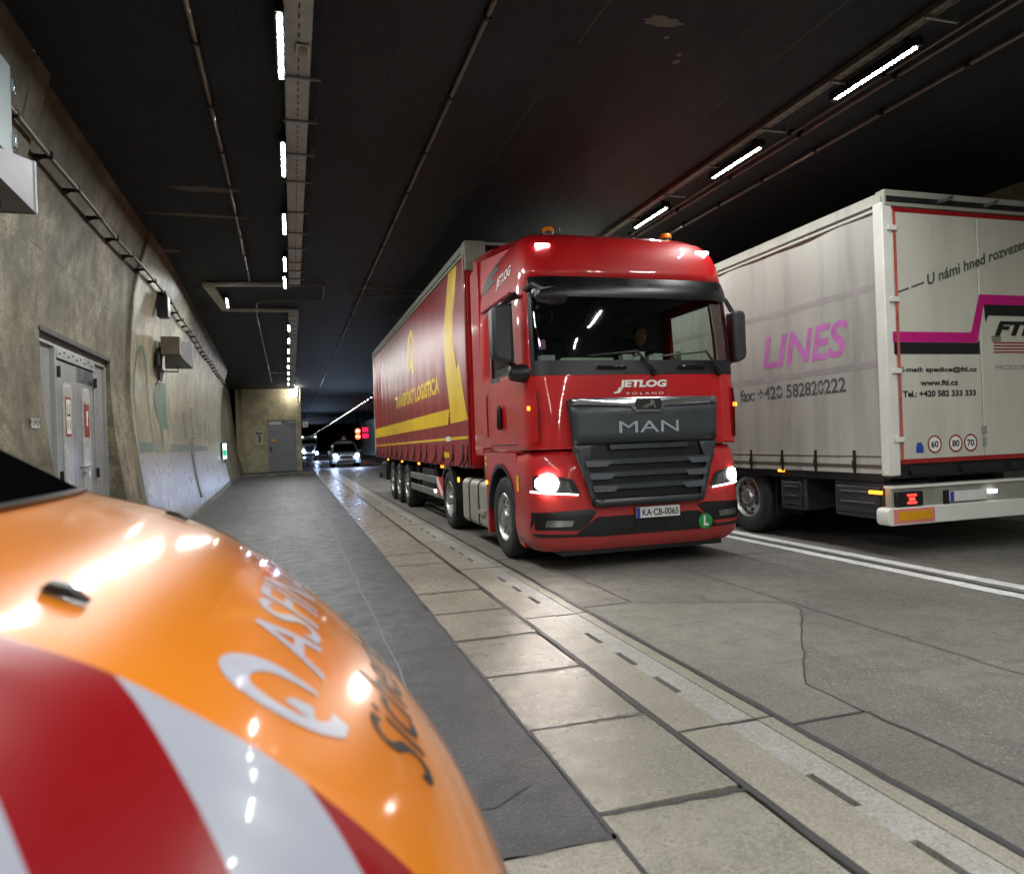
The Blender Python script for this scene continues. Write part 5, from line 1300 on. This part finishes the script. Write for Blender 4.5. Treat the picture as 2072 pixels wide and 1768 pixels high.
for x in (-.8, -.1, .6): part('dock_buffer', MB().prism(rrect(x-.25, x+.25, .93, 1.02, .04), -.06, -.02, 'y'), m['chassis'], wt)
part('side_rail', MB().box(-WW+.0, -WW+.08, .1, WL, .86, .96), m['chassis'], wt)
for x in (-.5, .5): part('chassis_rail', MB().box(x-.06, x+.06, .2, WL, .55, .9), m['chassis'], wt)
bp = part('rear_bumper', MB().prism(rrect(-1.37, 1.37, .415, .60, .05), -.06, .10, 'y'), m['white'], wt, bevel=.01)
part('lamp_bar', MB().box(-1.28, 1.28, -.02, .06, .60, .80), m['tank'], wt)
part('lamp_bar_top', MB().box(-1.28, 1.28, -.05, .08, .80, .825), m['white'], wt)
for s_ in (-1, 1):
    x0, x1 = sorted((s_*1.30, s_*.76))
    bd = part('reflector_board', MB().box(x0, x1, -.066, -.061, .435, .585), m['pinkred'], bp)
    part('reflector_field', MB().box(x0+.06, x1-.04, -.070, -.067, .465, .56), m['reflyellow'], bd)
    x0, x1 = sorted((s_*1.25, s_*.90))
    tl = part('tail_light', MB().box(x0, x1, -.06, .0, .61, .76), m['black'], wt, bevel=.01)
    c = (x0+x1)/2-s_*.02
    part('lit_segment', MB().box(c-.06, c+.06, -.066, -.061, .715, .735).box(c-.06, c+.06, -.066, -.061, .635, .655).box(c-.035, c+.035, -.066, -.061, .665, .70), m['redlamp'], tl)
np_ = part('number_plate', MB().box(-.54, -.02, -.06, -.05, .625, .735), m['plate'], wt, bevel=.003)
part('plate_band', MB().box(-.538, -.485, -.0625, -.0605, .628, .732), m['plateblue'], np_)
part('plate_lamp', MB().box(.02, .13, -.06, -.03, .685, .725), m['platelit'], wt)
part('plate_bracket', MB().box(-.6, -.54, -.05, -.03, .60, .75), m['black'], wt)
part('side_marker', MB().cbox((-WW-.08, .14, .755), (.03, .16, .035)), m['amber'], wt)
part('side_marker', MB().cbox((-WW-.01, 1.75, .935), (.03, .10, .03)), m['amber'], wt)
for y0, y1, z0 in ((.12, .86, .45), (1.35, 1.82, .45)):
    bx = part('storage_box', MB().box(-WW+.02, -.6, y0, y1, z0, .86), m['greyplastic'], wt, bevel=.03)
    part('box_lid', MB().box(-WW+.0, -WW+.02, y0+.06, y1-.06, z0+.06, .80), m['greyplastic'], bx, bevel=.01)
    part('box_rib', MB().box(-WW-.012, -WW, y0+.12, y1-.12, .62, .635).box(-WW-.012, -WW, y0+.12, y1-.12, .735, .75), m['galv'], bx)
part('mud_flap', MB().box(-WW+.04, -.8, 1.92, 1.95, .33, .84), m['black'], wt)
for y in (2.55, 3.86, 5.17):
    for s_ in (-1, 1): wheel(wt, (s_*1.04, y, .49+.056), .49, .38, s_, .28)
    part('axle', MB().tube([(-.95, y, .54), (.95, y, .54)], .07, 8), m['chassis'], wt)
    gg = [(y+.56*math.cos(math.radians(t)), .50+.56*math.sin(math.radians(t))) for t in range(25, 156, 13)]
    part('mudguard', MB().grid(lambda k, t: (-1.22+.4*t, gg[int(k)][0], gg[int(k)][1]), list(range(len(gg))), [0, 1]), m['black'], wt, smooth=True)
part('front_wall', MB().box(-WW, WW, WL, WL+.05, .9, 3.8), m['white'], wt)
part('landing_leg', MB().box(-.7, -.58, 9.8, 9.95, .056, .9).box(.58, .7, 9.8, 9.95, .056, .9), m['chassis'], wt)
seen_ = set()
def walk_(o):
    for c in o.children:
        if c.type == 'MESH' and c.data.name not in seen_:
            seen_.add(c.data.name)
            c.data.transform(Matrix.Translation((0, 0, -.058*0)) @ Matrix.Diagonal((1.04, 1.04, 1.04, 1)))
        c.location = (c.location.x*1.04, c.location.y*1.04, c.location.z*1.04)
        walk_(c)
walk_(wt); wt.location.z = -.058

# ================================================================== ORANGE SERVICE VAN (facing the road, bonnet before the lens)
VYC = 1.564
vn = thing('service_van', 'orange service vehicle with red and white warning stripes, bonnet filling the lower corner', 'van', (-1.6, VYC, 0))
KX = np.array([-.75, -.5, -.3, -.15, 0, .12, .24, .34, .42, .47, .50, .51]); KZ = np.array([1.461, 1.367, 1.305, 1.23, 1.123, 1.006, .866, .715, .498, .30, .12, .0])
_sx = np.linspace(-1.0, .6, 321); _sz = np.interp(_sx, KX, KZ)
_kern = np.ones(17)/17.; _szs = np.convolve(np.pad(_sz, 8, mode='edge'), _kern, 'valid')
_szs = np.where(_sx > .43, _sz, _szs)
def vz(X, t, off=0.):
    s = X+.122*t*t
    r = max(0., abs(t)-.70)
    return float(np.interp(s, _sx, _szs))-.043*t*t-1.25*r**1.55+off
VO = Vector((-1.6, VYC, 0))
def vp(X, Y, off=0.):
    t = Y-VYC; e = .01
    n = Vector((-(vz(X+e, t)-vz(X-e, t))/(2*e), -(vz(X, t+e)-vz(X, t-e))/(2*e), 1)).normalized()
    p = Vector((X, Y, vz(X, t)))+n*off-VO
    return tuple(p)
def nose_x(t, zmin=.34):
    X = -.2
    while vz(X, t) > zmin and X < .7: X += .005
    return X
ts = [-.985, -.97, -.94, -.9, -.85, -.8, -.74, -.68]+lin(-.6, .6, 16)+[.68, .74, .8, .85, .9, .94, .97, .985]
hdm = MB()
def hrow(k, t):
    x1 = nose_x(t); x0 = -.485-.19*t*t
    s = k**.8
    return vp(x0+(x1-x0)*s, VYC+t)
ks = lin(0, 1, 60)
hood = part('hood', hdm.grid(lambda k, t: hrow(k, t), ks, ts), m['orange'], vn, smooth=True, sharp=60)
md = hood.modifiers.new('smooth', 'SUBSURF'); md.levels = 1; md.render_levels = 1
# fender sides and nose below the bonnet, doors, roof
def side(s_):
    b = MB(); t = s_*.985
    top = [(x, vz(x, t)) for x in lin(-.6, nose_x(t)-.002, 14)]
    arc = [(-.28+.40*math.cos(math.radians(a)), .36+.42*math.sin(math.radians(a))) for a in range(0, 181, 15)]
    poly = [(-.61, .30)]+[(-.7, .34)]+arc[::-1]+[(nose_x(t), .34)]+top[::-1]
    return poly
for s_ in (-1, 1):
    t = s_*.985
    po = [(-1.6+1.6-.61, .32), (-.68, .36)]
    xs_ = lin(-.62, nose_x(t)-.004, 16)
    V = MB()
    V.grid(lambda x, k: (x-VO.x, t, vz(x, t)+(max(.33, .36+.42*math.sqrt(max(0, 1-((x+.28)/.40)**2)) if abs(x+.28) < .40 else .33)-vz(x, t))*k), xs_, [0, .5, 1])
    part('front_fender', V, m['orange'], vn, smooth=True)
# warning stripes over the near and far bonnet edge
def stripes(sgn):
    red, wht = [], []
    for k in range(-3, 4):
        a = -.40+.20*k
        q = [(a, .675), (a+.20, .675), (a+.20+.27, .978), (a+.27, .978)]
        (red if k % 2 == 0 else wht).append(q)
    return red, wht
for s_ in (-1, 1):
    red, wht = stripes(s_)
    def clip(qs): return [[(min(max(x, -.60), .33), y) for x, y in q] for q in qs if q[0][0] < .22 and q[2][0] > -.50]
    fnv = lambda x, y: vp(x, VYC+s_*y, .0012)
    conform('red_stripe', clip(red), fnv, m['vred'], hood, .03)
    conform('white_stripe', clip(wht), fnv, m['vwhite'], hood, .03)
# lettering: read from in front of the vehicle, so it runs from the near side to the far side
TXT0 = .98
def tl(x, y, base=.0):   # x along +Y from near side, y up the bonnet (-X)
    return vp(base-y, x, .003)
lettering('lettering', 'ASFINAG', .19, lambda x, y: vp(-.018-y, 1.20+x, .0012), m['vlet'], hood, width=.86, height=.108, bold=.002, step=.02, align='LEFT')
lettering('lettering', 'Sicherheit', .19, lambda x, y: vp(.156-y, 1.165+x, .0012), m['lettblack'], hood, width=.84, height=.10, bold=0., step=.02, align='LEFT')
# road-shaped emblem in front of the word: a loop with a tail
def thick(pts, w, n=5):
    """a ribbon of varying width along a smooth curve, as non-overlapping quads"""
    P = [np.array(p) for p in pts]; P = [2*P[0]-P[1]]+P+[2*P[-1]-P[-2]]; Q = []; Wd = []
    for i in range(1, len(P)-2):
        for k in range(n):
            t = k/n; a, b, c, d = P[i-1], P[i], P[i+1], P[i+2]
            Q.append(.5*((2*b)+(-a+c)*t+(2*a-5*b+4*c-d)*t*t+(-a+3*b-3*c+d)*t**3)); Wd.append(w[i-1]*(1-t)+w[i]*t)
    Q.append(P[-2]); Wd.append(w[-1]); L_, R_e = [], []
    for i, p in enumerate(Q):
        d = Q[min(i+1, len(Q)-1)]-Q[max(i-1, 0)]; d = d/(np.linalg.norm(d) or 1); nn = np.array((-d[1], d[0]))*Wd[i]/2
        L_.append(tuple(p+nn)); R_e.append(tuple(p-nn))
    return [[L_[i], R_e[i], R_e[i+1], L_[i+1]] for i in range(len(Q)-1)]
em = [(.053, 1.072), (.046, 1.035), (.031, 1.012), (.001, .985), (-.03, .972), (-.06, .972), (-.083, .988), (-.088, 1.016), (-.078, 1.045), (-.055, 1.072), (-.021, 1.088), (.022, 1.098)]
wd = [.022, .024, .022, .022, .026, .032, .036, .038, .036, .032, .026, .012]
conform('emblem', thick(em, wd)+[[(.016, 1.005), (.014, 1.045), (-.012, 1.03), (-.026, 1.006)]], lambda x, y: vp(x, y+.035, .0012), m['vlet'], hood)
# washer jets
for Y in (1.035, 1.94):
    c = Vector(vp(-.29, Y, .004))
    w_ = part('washer_jet', MB().prism([(-.024, .0), (-.018, .012), (.003, .014), (.032, .003), (.034, .0)], -.012, .012, 'y'), m['black'], hood, bevel=.006)
    w_.location = c; w_.rotation_euler = (0, .42, 0)
# windscreen and body behind it
def wsp(k, t):
    x0 = -.485-.19*t*t; z0 = vz(x0, t)+.004
    return (x0-k*1.02+.0-VO.x-.12*(t/.9)**2*k, t*(1-.10*k), z0+k*.62+.03*math.sin(k*PI)-.05*(t/.9)**2*k)
tg = lin(-.93, .93, 22)
part('windscreen', MB().grid(lambda t, k: wsp(k, t), tg, lin(0, 1, 10)), m['vglass'], vn, smooth=True)
part('windscreen_seal', MB().tube([tuple(Vector(wsp(0, t))+Vector((.012, 0, .0))) for t in tg], .007, 6), m['black'], vn, smooth=True)
for s_ in (-1, 1):
    part('front_pillar', MB().tube([tuple(Vector(wsp(k, s_*.955))+Vector((0, 0, .0))) for k in lin(0, 1, 8)], .022, 8), m['galv'], vn, smooth=True)
zr = 1.99
part('roof', MB().grid(lambda x, t: (x, t*.84, zr+.05-.10*abs(t)**3-.06*max(0, (x-.2))**2), lin(-2.9, .05, 8), lin(-1, 1, 10)), m['orange'], vn, smooth=True)
for s_ in (-1, 1):
    part('side_panel', MB().grid(lambda x, z: (x, s_*(.985-.14*max(0, (z-1.2)/.8)**1.6), z), [-2.95, -1.6, -.4, .5, .99], lin(.34, 1.28, 6)), m['orange'], vn, smooth=True)
    part('side_window', MB().grid(lambda x, z: (x+(.6*(1.28-z)/.7 if x > .5 else 0), s_*(.985-.14*max(0, (z-1.2)/.8)**1.6), z), [-2.8, -1.6, -.4, .72], lin(1.28, 1.97, 6)), m['blackgloss'], vn, smooth=True)
    part('mirror', MB().lathe([(-.1, .03), (-.07, .09), (.05, .1), (.1, .04)], (.55, s_*1.12, 1.40), 'y', 14, True), m['black'], vn, smooth=True)
    wheel(vn, (0, 0, 0), .36, .23, 1, .22) if False else None
    for x in (1.32, -2.0):
        c = MB(); r_, rr, h = .36, .22, .115
        wh = part('wheel', MB().lathe([(-h, rr), (-h, .33), (-.09, .36), (.09, .36), (h, .33), (h, rr), (h*.6, rr*.8), (h*.7, .001), (-h*.7, .001), (-h, rr)], (x, s_*.86, .36), 'y', 32), m['rubber'], vn, smooth=True, sharp=40)
        part('rim', MB().lathe([(s_*h*1.02, rr), (s_*h*.8, rr*.9), (s_*h*1.0, .06), (s_*h*1.05, .001)], (x, s_*.86, .36), 'y', 28), m['steel'], wh, smooth=True)
part('rear_door', MB().box(-3.0, -2.94, -.95, .95, .36, 1.95), m['orange'], vn, bevel=.03)
part('underbody', MB().box(-2.9, 1.9, -.8, .8, .25, .40), m['black'], vn)
part('front_bumper', MB().grid(lambda t, z: (nose_x(t, .36)-VO.x+.012-.05*((z-.30)/.2)**2, t, z), ts, lin(.22, .42, 5)), m['black'], vn, smooth=True)
lb_ = part('light_bar', MB().box(-.5, -.22, -.6, .6, 2.03, 2.12), m['beacon'], vn, bevel=.03)

# ================================================================== CARS FURTHER DOWN THE TUNNEL
def car(loc, label, paint, hl, L_=4.5, W_=1.85, H_=1.66, rack=True):
    t = thing('oncoming_car', label, 'car', loc, 'oncoming vehicles down the tunnel')
    h = W_/2
    low = [(0, .30), (-.05+.05, .55), (.02, .75), (.25, .92), (1.15, 1.02), (L_-.05, 1.02), (L_, .8), (L_, .32)]
    b = MB(); n = len(low)
    def sec(q): # plan taper of nose
        return [(y+(.18*q**4 if y < 1 else 0), z) for y, z in low]
    for q0, q1 in zip(lin(-1, 1, 8)[:-1], lin(-1, 1, 8)[1:]):
        A = [(q0*h, y, z) for y, z in sec(abs(q0))]; B = [(q1*h, y, z) for y, z in sec(abs(q1))]
        b.add(A+B, [(i, i+1, n+i+1, n+i) for i in range(n-1)])
    for q in (-1, 1): b.add([(q*h, y, z) for y, z in sec(1)], [tuple(range(n))])
    bo = part('body', b, paint, t, smooth=True, sharp=40)
    gh = MB(); a = [(1.12, 1.0, h*.94), (1.85, H_-.06, h*.74), (2.1, H_, h*.70), (3.9, H_-.03, h*.70), (L_-.1, 1.0, h*.92)]
    for (y0, z0, w0), (y1, z1, w1) in zip(a[:-1], a[1:]): gh.add([(-w0, y0, z0), (w0, y0, z0), (w1, y1, z1), (-w1, y1, z1)], [(0, 1, 2, 3)])
    for q in (-1, 1): gh.add([(q*w, y, z) for y, z, w in a], [tuple(range(len(a)))])
    gh.add([(-h*.94, 1.12, 1.0), (h*.94, 1.12, 1.0), (h*.92, L_-.1, 1.0), (-h*.92, L_-.1, 1.0)], [(0, 1, 2, 3)])
    part('cabin', gh, paint, t)
    part('windscreen', MB().add([(-h*.86, 1.16, 1.035), (h*.86, 1.16, 1.035), (h*.70, 1.80, H_-.09), (-h*.70, 1.80, H_-.09)], [(0, 1, 2, 3)]).add([], []), m['blackgloss'], t, loc=(0, -.035, .012))
    for q in (-1, 1):
        part('side_window', MB().add([(q*h*.945, 1.6, 1.06), (q*h*.93, 3.9, 1.06), (q*h*.735, 3.7, H_-.1), (q*h*.75, 2.0, H_-.1)], [(0, 1, 2, 3)]), m['blackgloss'], t, loc=(q*.012, 0, 0))
        hd = part('headlight', MB().lathe([(-.02, .14), (.02, .14)], (q*h*.76, .06, .79), 'y', 16, True), m['blackgloss'], t)
        part('headlight_beam', MB().lathe([(-.05, .12), (-.021, .12)], (q*h*.76, .06, .79), 'y', 16, True), hl, hd)
        part('mirror', MB().cbox((q*(h+.09), 1.45, 1.08), (.2, .1, .13)), paint, t, bevel=.03)
        for y in (.85, 3.55):
            wh = part('wheel', MB().lathe([(-.11, .2), (-.11, .31), (-.08, .34), (.08, .34), (.11, .31), (.11, .2), (.06, .001), (-.06, .001), (-.11, .2)], (q*(h-.13), y, .34), 'x', 24), m['rubber'], t, smooth=True, sharp=40)
            part('rim', MB().lathe([(q*.112, .2), (q*.08, .16), (q*.115, .03), (q*.115, .001)], (q*(h-.13), y, .34), 'x', 20), m['steel'], wh, smooth=True)
    part('grille', MB().box(-.42, .42, -.012, .03, .62, .76), m['black'], t)
    part('lower_intake', MB().box(-.6, .6, -.008, .03, .34, .46), m['black'], t)
    p_ = part('number_plate', MB().box(-.26, .26, -.02, -.01, .50, .61), m['plate'], t)
    lettering('plate_lettering', 'W·57392', .08, lambda x, y: (x, -.022, .555+y), m['lettblack'], p_, width=.4, height=.06)
    if rack:
        part('roof_lamp_row', MB().box(-.55, .55, 2.0, 2.18, H_+.0, H_+.08), m['white'], t, bevel=.02)
        for k in range(9): part('roof_lamp', MB().cbox((-.5+.125*k, 1.99, H_+.045), (.06, .02, .05)), m['reflector'], t)
        tri = part('warning_triangle', MB().prism([(-.22, H_+.16), (.22, H_+.16), (0, H_+.52)], 2.1, 2.14, 'y'), m['white'], t)
        conform('triangle_border', [[(-.22, H_+.16), (.22, H_+.16), (.16, H_+.195), (-.16, H_+.195)], [(.22, H_+.16), (0, H_+.52), (0, H_+.45), (.16, H_+.195)], [(-.22, H_+.16), (-.16, H_+.195), (0, H_+.45), (0, H_+.52)]], lambda u, v: (u, 2.095, v), m['reflred'], tri)
        part('triangle_post', MB().box(-.02, .02, 2.11, 2.13, H_+.05, H_+.2), m['black'], tri)
    return t
car((3.27, 48., 0), 'white car with two glaring blue-white headlights and warning triangle on its roof', m['suvwhite'], m['xenon'])
car((2.85, 74., 0), 'dark car with one glaring headlight between the white car and the far truck', m['darkcar'], m['xenon'], H_=1.45, rack=False)
ft = thing('oncoming_truck', 'far pale truck peeping past the yellow room corner', 'truck', (2.2, 112., 0), 'oncoming vehicles down the tunnel')
part('cab', MB().prism([(.1, .35), (.0, 1.2), (.05, 2.0), (.3, 2.75), (.6, 2.95), (2., 2.95), (2., .4)], -1.15, 1.15, 'x'), m['suvwhite'], ft, bevel=.12)
part('windscreen', MB().add([(-1.02, -.0, 1.95), (1.02, -.0, 1.95), (.98, .2, 2.55), (-.98, .2, 2.55)], [(0, 1, 2, 3)]), m['blackgloss'], ft)
part('grille', MB().box(-.7, .7, -.02, .05, .7, 1.5), m['grille'], ft)
part('cargo_box', MB().box(-1.2, 1.2, 2.3, 10, .9, 3.1), m['suvwhite'], ft)
for q in (-1, 1):
    part('headlight', MB().lathe([(-.06, .13), (-.0, .13)], (q*.85, .0, .75), 'y', 14, True), m['xenon'], ft)
    part('roof_marker', MB().cbox((q*.95, .45, 2.97), (.12, .05, .06)), m['headsoft'], ft)
    for y in (1.2, 7.): wheel(ft, (q*1.0, y, .48), .48, .32, q, .28)
